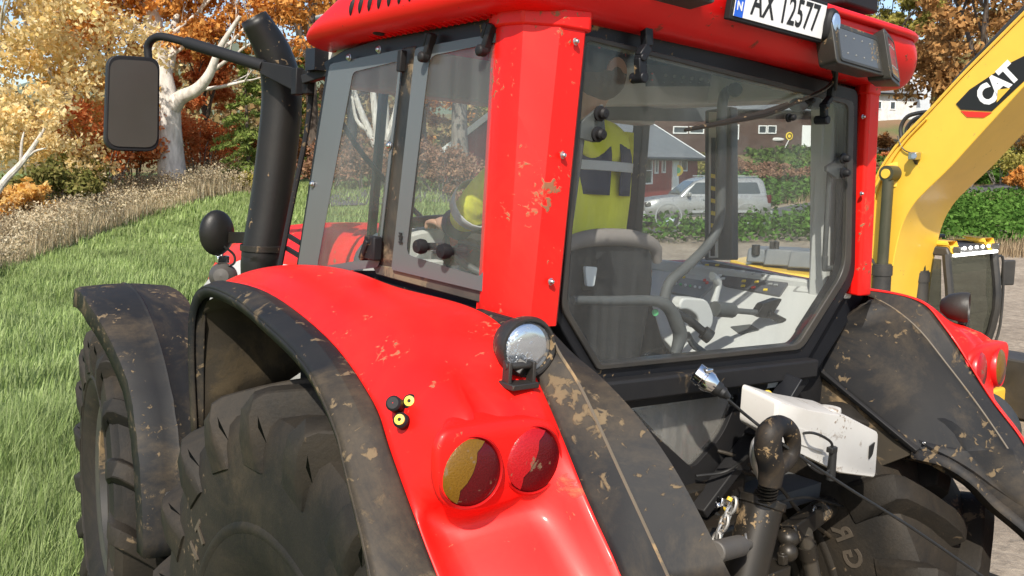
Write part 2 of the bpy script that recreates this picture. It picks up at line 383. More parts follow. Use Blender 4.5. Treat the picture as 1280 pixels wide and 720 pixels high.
# ---- tyres and wheels
def make_wheel(RR, W, rim, cx, cy, cz, side, nl, lugh, rimmat='steel'):
    """side=-1: outer face to -x"""
    w = bpy.data.objects.new('wheel', None)
    # hub carcass as the wheel mesh itself
    h = RR-rim
    prof = [(rim, W*.36), (rim+.02, W*.40), (rim+h*.25, W*.485), (rim+h*.5, W*.50), (rim+h*.72, W*.485), (RR-lugh-.035, W*.46), (RR-lugh-.012, W*.42), (RR-lugh, W*.30), (RR-lugh+.004, 0)]
    prof = [(r, t) for r, t in prof]+[(r, -t) for r, t in prof[-2::-1]]
    hub = MB()
    hub.lathe([(rim*.99, W*.36), (rim*.9, W*.34), (rim*.88, W*.1), (rim*.55, W*.05), (rim*.3, W*.16), (.001, W*.16)], (cx, cy, cz), (side, 0, 0), 40)
    hub.lathe([(rim*.99, W*.36), (rim*.9, W*.34), (rim*.88, -W*.1), (rim*.35, -W*.1), (rim*.3, -W*.16), (.001, -W*.16)], (cx, cy, cz), (-side, 0, 0), 40)
    for k in range(8):
        a = 2*PI*k/8; p = V((cx+side*W*.15, cy+rim*.4*math.cos(a), cz+rim*.4*math.sin(a))); hub.cyl(p, p+V((side*.03, 0, 0)), .018, n=6)
    wheel = hub.build('wheel', 'wheel_paint', T)
    b = MB(); b.lathe(prof, (cx, cy, cz), (1, 0, 0), 96)
    P_ = 2*PI/nl
    def surfpt(t, sd):
        # path over crown then shoulder then sidewall
        if t < .72:
            x = W*.5*(-.04+t/.72*.92); u = x/(W*.5); r = RR-lugh+.004-.012*u*u*1.6; n_ = V((.18*u, 1))
        else:
            q = (t-.72)/.28; a = q*1.25; x = W*.5*(.88+.12*math.sin(a)); r = RR-lugh-.015-.11*q*q-.03*q; n_ = V((.2+.8*q, 1-.8*q))
        return x, r, n_.normalized()
    for sd in (-1, 1):
        for k in range(nl):
            th0 = P_*(k+(.5 if sd > 0 else 0)); rows = []
            NS = 12
            for i in range(NS+1):
                t = i/NS; x, r, n2 = surfpt(t, sd)
                hh = lugh*(1 if t < .8 else 1-(t-.8)/.2*.92)
                if i == 0: hh *= .75
                wd = (.056+.040*t)*(RR/.9)*(1.15 if t < .2 else 1)
                th = th0-(.56*(t/.72)**.85 if t < .72 else .56+.06*(t-.72)/.28)*P_*1.15*1.05
                # 3d frame
                e_r = V((0, math.cos(th), math.sin(th))); e_t = V((0, -math.sin(th), math.cos(th)))
                p = V((sd*x, 0, 0))+e_r*r; nn = V((sd*n2.x, 0, 0))+e_r*n2.y
                rows.append((p, nn.normalized(), e_t, hh, wd))
            sec = []
            for i, (p, nn, et, hh, wd) in enumerate(rows):
                a = rows[max(0, i-1)][0]; c = rows[min(NS, i+1)][0]; tg = (c-a).normalized(); lat = nn.cross(tg).normalized()
                sec.append([p-lat*wd*.74-nn*.06, p-lat*wd*.62+nn*hh*.35, p-lat*wd*.46+nn*hh*.93, p-lat*wd*.38+nn*hh, p+lat*wd*.38+nn*hh, p+lat*wd*.46+nn*hh*.93, p+lat*wd*.62+nn*hh*.35, p+lat*wd*.74-nn*.06])
            sec = [[q+V((cx, cy, cz)) for q in s_] for s_ in sec]
            b.loft(sec, caps=True)
    b.lathe([(rim+h*.30, 0), (rim+h*.32, .006), (rim+h*.34, .006), (rim+h*.36, 0)], (cx+side*W*.489, cy, cz), (side, 0, 0), 96)
    b.lathe([(rim+h*.30, 0), (rim+h*.32, .006), (rim+h*.34, .006), (rim+h*.36, 0)], (cx-side*W*.489, cy, cz), (-side, 0, 0), 96)
    ty = b.build('tyre', 'rubber', wheel, ang=33)
    rm = MB(); rm.lathe([(rim*.90, W*.335), (rim*1.0, W*.375), (rim*1.03, W*.375), (rim*1.03, W*.35)], (cx, cy, cz), (side, 0, 0), 64)
    rm.lathe([(rim*.90, W*.335), (rim*1.0, W*.375), (rim*1.03, W*.375), (rim*1.03, W*.35)], (cx, cy, cz), (-side, 0, 0), 64)
    rm.build('rim', 'wheel_rim', wheel)
    return wheel, ty
RWY, RWZ = .45, .78        # centre the fender arch is swept around
WY, WZ = .46, .645         # rear axle
for sd in (-1, 1):
    wh, ty = make_wheel(.985, .52, .40, sd*.935, WY, WZ, sd, 19, .068)
    if sd == 1: rw = wh
    else: lw = wh
STEER = Matrix.Translation((0, 2.52, 0)) @ Matrix.Rotation(R(-7), 4, 'Z') @ Matrix.Translation((0, -2.52, 0))
for sd in (-1, 1):
    wf, _ = make_wheel(.755, .42, .40, sd*.925, 2.52, .70, sd, 17, .058)
    pv = Matrix.Translation((sd*.925, 2.52, 0)); wf.matrix_local = pv @ Matrix.Rotation(R(-7), 4, 'Z') @ pv.inverted()
# raised lettering on the inner sidewall of the right rear tyre
def sidewall_text(s, ang_c, rr, size, side_x, step, parent):
    for i, ch in enumerate(s):
        a = R(ang_c-(i-(len(s)-1)/2)*step)
        o = V((side_x, WY+rr*math.cos(a), WZ+rr*math.sin(a)))
        up = V((0, math.cos(a), math.sin(a))); sgn = -1 if side_x > 0 else 1
        xx = V((0, math.sin(a), -math.cos(a)))*(1)
        textobj('sidewall_letter', ch, 'rubber_letter', parent, frame4(o, xx, up), size, 1.0, .004, .002)
sidewall_text('AGRI', 147, .69, .095, .935-.259, 7.4, rw)
sidewall_text('TI', 36, .66, .10, -1.194, 8, lw)

# ---- left rear fender shell
A = [(1.13, 1.25, 1.30), (1.15, 1.235, 1.60), (1.155, 1.20, 1.755), (1.165, 1.06, 1.828), (1.20, .74, 1.845), (1.225, .48, 1.825), (1.25, .17, 1.775), (1.275, -.03, 1.69), (1.29, -.12, 1.615), (1.32, -.27, 1.49), (1.34, -.40, 1.30), (1.345, -.48, 1.08), (1.35, -.50, .90)]
B = [(1.10, 1.22, 1.32), (1.11, 1.20, 1.62), (1.115, 1.15, 1.78), (1.12, .99, 1.845), (1.13, .72, 1.865), (1.14, .47, 1.845), (1.17, .17, 1.80), (1.195, -.05, 1.725), (1.21, -.15, 1.65), (1.215, -.30, 1.505), (1.21, -.43, 1.36), (1.20, -.55, 1.12), (1.19, -.58, .9)]
Dl = [(.80, 1.27, 1.60), (.81, 1.26, 1.72), (.82, 1.22, 1.84), (.82, .98, 1.885), (.825, .72, 1.905), (.83, .45, 1.89), (.85, .12, 1.895), (.92, -.13, 1.885), (.92, -.25, 1.80), (.92, -.44, 1.58), (.92, -.56, 1.45), (.91, -.72, 1.2), (.91, -.78, .95)]
def densify(c, n=4): return catmull(c, n)
def fender(sx):
    fl = (lambda q: V((sx*q[0], q[1], q[2])))
    a, b, d = densify(A), densify(B), densify(Dl)
    rows = []
    for i in range(len(b)):
        pb, pd = b[i], d[i]; r = []
        for u in (0, .04, .14, .28, .42, .56, .70, .84, .96, 1.0):
            p = pb.lerp(pd, u)
            crown = .035*max(0, math.sin(PI*u))**.7*(1 if p.z > 1.8 or p.y > .2 else .45)
            # bulge normal roughly away from the wheel centre
            nr = V((0, p.y-RWY, p.z-RWZ)).normalized(); p = p+nr*crown
            # housing of the tail lamps: pushed out at its brow, recessed below
            z = pb.z*.5+pd.z*.5
            if p.y < .2:
                m = max(0, min(1, min(u, 1-u)/.16)); m = m*m*(3-2*m)
                brow = math.exp(-((p.z-1.765)/.045)**2)*.036
                face = 0
                if p.z < 1.75:
                    q = min(1, (1.75-p.z)/.17)
                    target = -.325-.03*q           # nearly upright face of the lamp housing
                    if p.z > 1.57:
                        p = V((p.x, p.y*(1-m)+target*m, p.z))
                    elif p.z > 1.25:
                        q = (1.57-p.z)/.32; q = q*q*(3-2*q)
                        p = V((p.x, p.y+m*(1-q)*(.085 if sx < 0 else .0), p.z))
                p = p+nr*brow*m
            r.append(p)
        rows.append([fl(q) for q in r])
    # red skin
    return rows, [[fl(x) for x in (a[i], a[i].lerp(b[i], .12)+V((0, 0, .006)), a[i].lerp(b[i], .55)+V((0, 0, .014)), a[i].lerp(b[i], .92)+V((0, 0, .004)), b[i])] for i in range(len(a))], a, b, d
for sx in (-1, 1):
    rows, frows, a, b, d = fender(sx)
    k0 = 8
    m = MB(); m.loft(rows[k0:]); fen = m.build('fender', 'red', T, solid=.008, sub=1, soff=0)
    m = MB(); m.loft(frows)
    # rolled lip of the flange, turned under
    lip = []
    for i in range(len(a)):
        p = V((sx*a[i].x, a[i].y, a[i].z)); c = V((p.x, RWY, RWZ)); n = (c-p).normalized()
        lip.append([p, p+n*.012+V((-sx*.004, 0, 0)), p+n*.03+V((-sx*.012, 0, 0))])
    m.loft(lip); m.build('fender_flange', 'fender_black', T, solid=.007, soff=0, ang=20)
    # liner under the shell
    m = MB(); lr = []
    for i in range(0, len(a), 2):
        if a[i].y < (-.25 if sx < 0 else .0): break
        pa = V((sx*(a[i].x-.03), a[i].y, a[i].z)); pd = V((sx*(d[i].x-.07), d[i].y, d[i].z)); c = V((0, RWY, RWZ))
        def inn(p, q): 
            nn = V((0, RWY-p.y, RWZ-p.z)).normalized(); return p+nn*q
        lr.append([inn(pa, .03), inn(pa.lerp(pd, .33), .05), inn(pa.lerp(pd, .66), .08), inn(pd, .11)]+([inn(V((sx*(d[i].x-.15), pd.y, pd.z)), .30), inn(V((sx*(d[i].x-.19), pd.y, pd.z)), .62)] if sx < 0 else []))
    m.loft(lr); m.build('fender_liner', 'arch', T, solid=.004)
    # moulded seam edge between red shell and flange
    
# ---- black inner shells (between the red fender and the cab rear)
def inner_shell(sx):
    Dst = [(.85, .10, 1.888), (.925, -.13, 1.880), (.925, -.245, 1.795), (.925, -.35, 1.67), (.925, -.45, 1.555), (.925, -.56, 1.44), (.92, -.71, 1.2)]
    Dst = [V((sx*x, y, z)) for x, y, z in Dst]
    if sx > 0:
        rib = [at(px, py, 0, .875) for px, py in ((1093, 373), (1120, 389), (1150, 415), (1182, 455), (1215, 498), (1250, 548), (1310, 640))]
        edge = [at(px, py, 0, x) for px, py, x in ((1086, 376, .80), (1045, 408, .77), (1010, 440, .75), (1080, 500, .75), (1150, 560, .76), (1220, 603, .82), (1290, 660, .86))]
        mid = [r.lerp(e, .5)+V((-.001, -.001, .001)) for r, e in zip(rib, edge)]
        last = [e+V((-.004, .03, -.02)) for e in edge]
    else:
        rib = [at(px, py, 0, -.875) for px, py in ((683, 410), (698, 442), (722, 480), (745, 527), (770, 582), (800, 647), (838, 730))]
        mid = [at(px, py, 0, -.80) for px, py in ((690, 420), (716, 447), (748, 474), (787, 515), (826, 567), (862, 628), (912, 728))]
        edge = [q+V((.05, .06, -.09)) for q in mid]; last = [q+V((.05, .10, -.22)) for q in mid]
        mid = [m_+V((.0, -.004, .004)) for m_ in mid]
    cs = [densify(q, 4) for q in (Dst, [d.lerp(r, .2)+V((0, 0, .008)) for d, r in zip(Dst, rib)], rib, [r.lerp(m_, .08)+V((0, .002, -.006)) for r, m_ in zip(rib, mid)], mid, edge, last)]
    rows = [[c[i] for c in cs] for i in range(len(cs[0]))]
    m = MB(); m.loft(rows); o = m.build('inner_fender', 'fender_black', T, solid=.006, soff=0, ang=22)
    m = MB(); m.tube([q+V((0, -.001, .003)) for q in cs[2]], .0035, 6); m.build('fender_rib', 'fender_ridge', o)
    if sx > 0:
        # raised pad low on the panel
        pad = [at(px, py, 0, x) for px, py, x in ((1120, 531, .775), (1150, 523, .80), (1180, 524, .82), (1205, 540, .835), (1228, 562, .85), (1255, 570, .865), (1268, 566, .875), (1290, 640, .87), (1250, 618, .845), (1215, 592, .82), (1185, 574, .79), (1152, 557, .765))]
        pad = catmull(pad, 3, True); c0 = sum(pad, V())/len(pad); nn = V((-.45, -.6, .6)).normalized()
        m = MB(); m.loft([[q-nn*.012 for q in pad], [q+nn*.007 for q in pad], [c0+(q-c0)*.93+nn*.012 for q in pad], [c0+(q-c0)*.5+nn*.012 for q in pad], [c0+nn*.012 for q in pad]], closed=True); m.build('fender_pad', 'fender_black', o, ang=30)
        m = MB(); m.bar(at(1004, 444, 0, .748), at(1148, 563, 0, .755), .028, .018, up=(-.5, -.4, 1)); m.build('sill_bar', 'black', o, bevel=.003)
        bolt(at(1151, 553, 0, .752)+V((0, -.01, 0)), (-.5, -.7, .4), .004, o)
        lp = [at(px, py, 0, x) for px, py, x in ((1140, 560, .755), (1180, 570, .775), (1215, 592, .80), (1245, 622, .83), (1285, 655, .86), (1330, 700, .88))]
        lp = densify(lp, 4); m = MB(); m.loft([[p, p+V((-.004, -.003, -.03)), p+V((.02, .03, -.045))] for p in lp]); m.build('fender_lip', 'fender_black', o, solid=.006)
        m = MB(); q = apx([(1004, 448), (1145, 566), (1078, 592), (968, 612), (955, 560), (985, 470)], 0, .76); m.prism(q, (.012, 0, 0)); m.build('fender_side_panel', 'fender_side', o, bevel=.003)
    return o
for sx in (-1, 1): inner_shell(sx)

# ---- tail lamps
def disc_lens(name, c, nrm, r, mats, parent, split=None):
    o, n = V(c), V(nrm).normalized()
    m = MB(); m.lathe([(r*1.06, -.02), (r*1.08, .004), (r*1.02, .010), (r*.98, .006), (r*.98, -.02)], o, n, 40)
    hb = m.build(name, 'lens_ring', parent)
    m = MB(); prof = [(r*.97*math.cos(t), .004+.016*math.sin(t)) for t in [PI/2*i/8 for i in range(9)]]
    prof = [(max(.0003, q[0]), q[1]) for q in prof]
    m.lathe(prof, o, n, 40); m.build('lens', mats[0], hb)
    return hb
def tail(sx, parent):
    pod = [(545, 575), (549, 552), (562, 538), (600, 530), (655, 523), (688, 527), (701, 540), (705, 565), (698, 590), (672, 612), (630, 630), (590, 640), (560, 634), (547, 612)]
    f0 = catmull([at(x, y, 1, -.347) for x, y in pod], 3, True)
    f0 = [V((-sx*p.x if sx > 0 else p.x, p.y, p.z)) for p in f0]; cc = sum(f0, V())/len(f0)
    def fl(p): return -sx*.11*max(0, min(1, (abs(p.x)-abs(cc.x))/.10))
    m = MB(); m.loft([[cc+(p-cc)*.55 for p in f0], [cc+(p-cc)*.93+V((0, -.001, 0)) for p in f0], [cc+(p-cc)*.985+V((0, .004, 0)) for p in f0], [p+V((0, .016, 0)) for p in f0], [cc+(p-cc)*1.01+V((fl(p)*.45, .06, .004)) for p in f0], [cc+(p-cc)*.97+V((fl(p), .15, .01)) for p in f0]], closed=True, caps=True); m.build('lamp_housing', 'red', parent, ang=60)
    # centre positions on the housing face
    for i, (x, z, mt) in enumerate(((1.155, 1.66, 'lens_amber'), (1.003, 1.66, 'lens_red'))):
        n = V((sx*.16, -1, .10)).normalized(); c = V((sx*x, -.346, z))
        hb = disc_lens('tail_lamp', c, n, .066, ('lens_dark',), parent)
        # brighter reflector part: left half of the lens
        ux = V((1, 0, 0)); ux = (ux-n*ux.dot(n)).normalized(); uz = n.cross(ux); uz = uz if uz.z > 0 else -uz
        r = .064; pts = []
        for k in range(13):
            a = PI*.5+PI*k/12*1.0; pts.append((r*math.cos(a), r*math.sin(a)))
        for k in range(1, 8):
            a = -PI/2+PI*k/8; pts.append((-.030+r*.42*math.cos(a), r*.88*math.sin(a)))
        rot = R(-28)
        pts = [(x_*math.cos(rot)-z_*math.sin(rot), x_*math.sin(rot)+z_*math.cos(rot)) for x_, z_ in pts]
        m = MB(); vs = []
        def dome(x_, z_):
            q = min(1, math.hypot(x_, z_)/(.066*.97)); return c+ux*x_+uz*z_+n*(.0062+.016*math.sqrt(max(0, 1-q*q)))
        cc = (sum(p[0] for p in pts)/len(pts), sum(p[1] for p in pts)/len(pts))
        K = 6; rr = []
        for j in range(K+1):
            s_ = j/K; rr.append([dome(cc[0]+(p[0]-cc[0])*s_*.985, cc[1]+(p[1]-cc[1])*s_*.985) for p in pts])
        m.loft(rr, closed=True); m.build('reflector', mt, hb)
def work_lamp(c, aim, parent, r=.062, foot=None):
    c = V(c); aim = V(aim).normalized()
    m = MB(); m.lathe([(.001, -.075), (r*.45, -.07), (r*.85, -.045), (r*1.02, -.01), (r*1.06, .012), (r*1.0, .022), (r*.92, .022), (r*.88, .012)], c, aim, 36)
    b = m.build('work_lamp', 'black_muddy', parent)
    m = MB(); m.lathe([(.0005, .020), (r*.5, .019), (r*.8, .015), (r*.90, .010)], c, aim, 36); m.build('lamp_glass', 'lampglass', b)
    m = MB(); f = V(foot); up = V((0, 0, 1)); sidev = aim.cross(up).normalized()
    m.box(f+V((0, 0, .006)), (.07, .05, .012)); 
    for q in (-1, 1): m.bar(f+sidev*q*.028, f+sidev*q*.028+V((0, 0, .055)), .008, .03, up=aim)
    m.cyl(f+sidev*-.034+V((0, 0, .045)), f+sidev*.034+V((0, 0, .045)), .008, n=10); m.bar(f+V((0, 0, .045)), c-V((0, 0, r*.9)), .03, .02, up=aim)
    m.build('lamp_bracket', 'black_muddy', b, bevel=.002)
for sx in (-1, 1): tail(sx, T)
work_lamp(at(656, 433, 1, -.24), (-.18, -1, .02), T, .062, at(648, 484, 1, -.275))
work_lamp(at(1203, 384, 1, -.22), (.35, -1, .05), T, .052, at(1204, 418, 1, -.20))
# three rubber plugs
for px, py, mt in ((493, 505, 0), (514, 503, 1), (502, 526, 1)):
    c = at(px, py, 1, -.155 if py < 510 else -.175); n = V((-.75, -.6, .45)).normalized()
    m = MB(); m.lathe([(.016, -.02), (.016, .008), (.012, .012), (.001, .012)], c, n, 20); o = m.build('switch_button', 'black', T)
    if mt: m = MB(); m.lathe([(.0105, .0125), (.0105, .0155), (.004, .016), (.004, .0125)], c, n, 20); m.build('button_face', 'yellow_btn', o)

# ---- cab: rear pillars (red)
def pillar(sx):
    top = [(-.80, .13), (-.818, .09), (-.821, .05), (-.808, .0), (-.735, -.050), (-.665, -.058), (-.650, -.045), (-.650, .0), (-.74, .03), (-.77, .13)]
    bot = [(-.80, .13), (-.818, .09), (-.821, .05), (-.808, .0), (-.775, -.050), (-.70, -.058), (-.685, -.045), (-.685, .0), (-.78, .03), (-.805, .13)]
    if sx > 0:
        top = [(-.74, .10), (-.75, .07), (-.75, .02), (-.742, -.022), (-.72, -.034), (-.665, -.034), (-.655, -.028), (-.655, .0), (-.68, .03), (-.70, .10)]
        bot = [(-.825, .10), (-.835, .07), (-.835, .02), (-.828, -.022), (-.80, -.034), (-.745, -.034), (-.735, -.028), (-.735, .0), (-.75, .03), (-.79, .10)]
    rows = []
    z0, z1 = (1.865, 2.615) if sx < 0 else (1.885, 2.615)
    for i in range(7):
        t = i/6; rows.append([V((-sx*(bx*(1-t)+tx*t) if sx > 0 else bx*(1-t)+tx*t, by*(1-t)+ty_*t, z0+(z1-z0)*t)) for (bx, by), (tx, ty_) in zip(bot, top)])
    m = MB(); m.loft(rows, closed=True, caps=True); o = m.build('rear_pillar', 'red', T, bevel=.006, seg=3, ang=24)
    cc = rows[-1]; ce = sum(cc, V())/len(cc)
    m = MB(); m.loft([[ce+(p-ce)*1.10+V((0, 0, -.045)) for p in cc], [ce+(p-ce)*1.10+V((0, 0, .05)) for p in cc]], closed=True, caps=True)
    m.build('pillar_collar', 'red', o, bevel=.006)
    return o
pl_, pr_ = pillar(-1), pillar(1)
for px, py in ((719, 52), (703, 194), (688, 352)): bolt(at(px, py, 1, -.062), (.1, -1, 0), .007, pl_)
for px, py in ((1078, 146), (1076, 242)): bolt(at(px, py, 1, -.029), (0, -1, 0), .006, pr_)

# ---- cab frame, rear
PANE = [(728, 42), (1068, 126), (1064, 340), (1003, 437), (748, 463), (702, 385)]
OUT = [(717, 12), (1073, 112), (1069, 348), (1008, 452), (742, 480), (688, 388)]
def rp(lst, yy, r): return roundpoly(apx(lst, 1, yy), r, 5)
m = MB(); m.ring(rp(OUT, -.012, [.03, .03, .05, .03, .015, .02]), rp([(733, 49), (1062, 131), (1058, 338), (999, 431), (752, 456), (708, 383)], -.012, [.02, .02, .06, .035, .012, .03]), (0, .045, 0)); fr = m.build('rear_window_frame', 'frame', T, bevel=.004)
# second outer frame of the cab body
m = MB(); m.ring(rp([(700, 5), (1083, 106), (1083, 366), (1020, 466), (735, 506), (670, 392)], .03, .03), rp([(733, 49), (1062, 131), (1058, 338), (999, 431), (752, 456), (708, 383)], .03, .03), (0, .05, 0)); m.build('rear_cab_frame', 'frame', T, bevel=.004)
m = MB(); m.prism(rp(PANE, -.020, [.02, .03, .06, .035, .012, .03]), (0, .005, 0)); m.build('rear_window', 'glass', T, smooth=False)
m = MB(); m.ring(rp(PANE, -.024, [.02, .03, .06, .035, .012, .03]), rp([(734, 50), (1061, 131), (1057, 337), (998, 431), (753, 456), (709, 383)], -.024, [.02, .03, .06, .035, .012, .03]), (0, .016, 0)); m.build('window_seal', 'rubber_seal', fr, bevel=.003)
# lower rear beam and lower window
m = MB(); m.bar(at(735, 492, 1, -.03), at(1015, 459, 1, -.03), .05, .062, up=(0, 0, 1)); m.build('rear_beam', 'black', T, bevel=.008)
LO = [(768, 500), (962, 478), (915, 585), (862, 625)]; LI = [(783, 511), (925, 492), (903, 545), (866, 586)]
m = MB(); m.ring(roundpoly(apx(LO, 1, .02), .02), roundpoly(apx(LI, 1, .02), [.03, .03, .05, .03]), (0, .03, 0)); lf = m.build('lower_window_frame', 'black', T, bevel=.003)
m = MB(); m.prism(roundpoly(apx([(778, 507), (932, 488), (908, 549), (866, 592)], 1, .035), [.03, .03, .05, .03]), (0, .005, 0)); m.build('lower_window', 'glass_low', T, smooth=False)
# slanting frame posts and plates at the right of the lower window
m = MB(); m.bar(at(1000, 470, 1, 0), at(872, 640, 1, -.02), .035, .06, up=(0, 1, 0)); m.bar(at(960, 492, 1, -.03), at(940, 545, 1, -.03), .03, .05, up=(0, 1, 0)); m.build('lower_frame_post', 'black', T, bevel=.004)
m = MB(); m.bar(at(992, 470, 1, -.08), at(950, 540, 1, -.05), .008, .07, up=(0, 1, 0)); m.build('latch_plate', 'frame', T, bevel=.003)
m = MB(); m.prism(apx([(690, 440), (790, 510), (868, 590), (880, 640), (820, 620), (740, 520)], 1, .10), (0, .03, 0)); m.build('side_filler', 'black', T)
m = MB(); m.prism([at(880, 585, 1, .12), at(1000, 470, 1, .22), at(1040, 500, 1, .22), at(1030, 600, 1, .22), at(900, 720, 1, .12), at(860, 640, 1, .12)], (0, .03, 0)); m.build('rear_bulkhead', 'fender_side', T)

# ---- cab frame, left side
XS = -.80
def side_poly(lst, x=XS): return apx(lst, 0, x)
m = MB(); m.prism(side_poly([(404, 78), (430, 62), (520, 34), (645, 6), (645, 43), (518, 63), (425, 84), (408, 92)], XS), (.05, 0, 0)); m.build('side_top_rail', 'frame', T, bevel=.004)
m = MB(); m.prism(side_poly([(409, 76), (417, 76), (378, 349), (367, 352)], XS), (.04, 0, 0)); m.build('front_pillar', 'frame', T, bevel=.004)
m = MB(); m.prism(side_poly([(503, 60), (519, 57), (492, 338), (466, 333)], XS-.004), (.05, 0, 0)); m.build('door_pillar', 'pillar_dirty', T, bevel=.004)
m = MB(); m.prism(side_poly([(464, 330), (490, 334), (606, 363), (606, 380), (470, 343)], XS-.008), (.05, 0, 0)); m.build('door_sill', 'sill_mud', T, bevel=.003)
m = MB(); m.prism(side_poly([(366, 340), (470, 338), (606, 372), (640, 392), (640, 425), (366, 370)], XS+.01), (.05, 0, 0)); m.build('lower_side_frame', 'frame', T, bevel=.003)
m = MB(); m.tube([at(x, y, 0, -.825) for x, y in ((352, 350), (430, 345), (500, 366), (600, 396), (650, 408))], .014, 8, sm=4); m.build('fender_gasket', 'rubber_seal', T)
FP = [(412, 80), (504, 61), (473, 334), (370, 346)]
m = MB(); m.prism(roundpoly(side_poly(FP, XS-.010), .015, 3), (.005, 0, 0)); m.build('front_side_window', 'glass_side', T, smooth=False)
m = MB(); m.ring(roundpoly(side_poly(FP, XS-.012), .015, 3), roundpoly(side_poly([(441, 90), (499, 76), (472, 322), (396, 334)], XS-.012), .02, 3), (.0015, 0, 0)); m.build('window_band', 'frit', T, smooth=False)
DP = [(519, 60), (634, 39), (606, 365), (489, 337)]
m = MB(); m.prism(roundpoly(side_poly(DP, XS-.016), .012, 3), (.005, 0, 0)); m.build('door_window', 'glass_side', T, smooth=False)
m = MB(); m.ring(roundpoly(side_poly(DP, XS-.018), .012, 3), roundpoly(side_poly([(537, 70), (633.5, 50), (604, 347), (507, 318)], XS-.018), .03, 3), (.0015, 0, 0)); m.build('window_band', 'frit', T, smooth=False)
# hinges, latches and bolts on the side
for px, py, dx, dy in ((537, 58, -4, 30), (612, 46, -6, 34)):
    m = MB(); a_, b_ = at(px+4, py-16, 0, -.825), at(px+dx, py+dy-16, 0, -.825); m.bar(a_, b_, .018, .022, up=(1, 0, 0)); m.bar(a_+V((0, .018, .004)), a_.lerp(b_, .5)+V((0, .018, 0)), .012, .02, up=(1, 0, 0)); m.lathe([(.014, 0), (.014, .02), (.008, .024), (.001, .024)], b_, (-1, 0, 0), 14); m.build('window_hinge', 'black', T, bevel=.003)
for px, py in ((437, 72), (474, 62), (487, 182), (391, 230)): bolt(at(px, py, 0, -.815), (-1, 0, 0), .009)
m = MB(); m.bar(at(503, 63, 0, -.825), at(501, 90, 0, -.825), .02, .02, up=(1, 0, 0)); m.build('window_clip', 'black', T, bevel=.003)
m = MB(); m.box(at(466, 310, 0, -.83), (.03, .06, .07)); m.bar(at(462, 300, 0, -.84), at(454, 324, 0, -.84), .02, .03, up=(1, 0, 0)); m.build('door_handle', 'black', T, bevel=.005)
for px, py in ((530, 308), (560, 314)):
    p = at(px, py, 0, -.83); m = MB(); m.lathe([(.010, -.06), (.010, 0), (.019, .0), (.021, .012), (.017, .026), (.001, .028)], p, (-1, -.1, 0), 16); m.build('glass_knob', 'black', T)
m = MB(); m.bar(at(533, 309, 0, -.77), at(562, 316, 0, -.77), .012, .03, up=(1, 0, 0)); m.build('knob_bracket', 'trim_mid', T, bevel=.003)
m = MB()
for k in range(4): m.box(at(500.5, 292+k*3.6, 0, -.822), (.002, .018 if k % 2 else .014, .006))
m.build('glass_mark', 'ink', T)

# ---- roof
def rrect(hw, y0, y1, z, r, n=6, dz=0):
    return roundpoly([V((-hw, y0, z)), V((hw, y0, z)), V((hw, y1, z+dz)), V((-hw, y1, z+dz))], r, n)
rings = [rrect(.76, .05, 1.06, 2.596, .05), rrect(.80, -.014, 1.08, 2.600, .05), rrect(.865, -.045, 1.05, 2.602, .09), rrect(.893, -.068, 1.05, 2.612, .11), rrect(.908, -.095, 1.03, 2.640, .14), rrect(.908, -.118, .94, 2.675, .17), rrect(.898, -.130, .87, 2.715, .19), rrect(.872, -.134, .82, 2.750, .21), rrect(.835, -.12, .78, 2.778, .21), rrect(.77, -.06, .72, 2.79, .18), rrect(.45, .2, .6, 2.80, .1)]
m = MB(); m.loft(rings, closed=True); m.f.append(list(range(len(m.v)-len(rings[0]), len(m.v)))); m.m.append(0)
roof = m.build('roof', 'red_clean', T, sub=2, solid=.012, ang=180)
# lip tube around the rear upper edge
lp = [V(p) for p in rrect(.862, -.136, .80, 2.760, .21)]
m = MB(); m.tube([p for p in lp if p.y < .7][:], .013, 10); m.build('roof_lip', 'red_clean', roof)
# vents: louvres along the left side
m = MB()
for k in range(12):
    y = .12+k*.052; m.add([V((-.905, y, 2.665)), V((-.905, y+.012, 2.668)), V((-.906, y+.026, 2.700)), V((-.906, y+.010, 2.700))], [(0, 1, 2, 3)])
m2 = MB()
for k in range(11):
    y = .13+k*.052
    m2.ell((-.904, y, 2.668), (.010, .010, .024), (20, 0, 0), 10, 6)
m2.build('roof_vent', 'vent_dark', roof)
m = MB()
for k in range(22):
    y = .08+k*.028; m.bar((-.884, y, 2.617), (-.812, y+.004, 2.598), .007, .010)
m.build('vent_rib', 'red_clean', roof, bevel=.002)
for px, py in ((475, 41), (600, 11)):
    m = MB(); m.ell(at(px, py, 0, -.84)+V((0, 0, .0)), (.02, .025, .008)); m.build('roof_latch', 'black', roof)
m = MB()
m.box((.02, .45, 2.84), (.9, .62, .05)); m.box((.50, .0, 2.845), (.20, .14, .06)); m.build('roof_rack', 'black', T, bevel=.01)
# number plate
pc = at(974, 24, 1, -.155); pX = V((1, 0, 0)); pn = V((0, -1, -.12)).normalized()
pw, ph = .425, .094
Lp, Rp = at(920, -12, 1, -.155), at(1028, 36, 1, -.155)
pcx = (Lp.x+Rp.x)/2; pw = Rp.x-Lp.x
pc = V((pcx, -.158, Rp.z*.5+Lp.z*.5-.0)); up = V((0, -.10, 1)).normalized(); fz = pX.cross(up)
print('plate', pc, pw, Lp, Rp)
fm = frame4(pc, pX, up)
def onplate(m, x0, x1, z0, z1, d0, d1, seg=None):
    pts = [fm @ V((x, z, d0)) for x, z in ((x0, z0), (x1, z0), (x1, z1), (x0, z1))]; m.prism(pts, fm.to_3x3() @ V((0, 0, d1-d0)))
m = MB(); onplate(m, -pw/2-.012, pw/2+.008, -.056, .056, -.022, -.002); plate = m.build('plate_holder', 'black', T, bevel=.003)
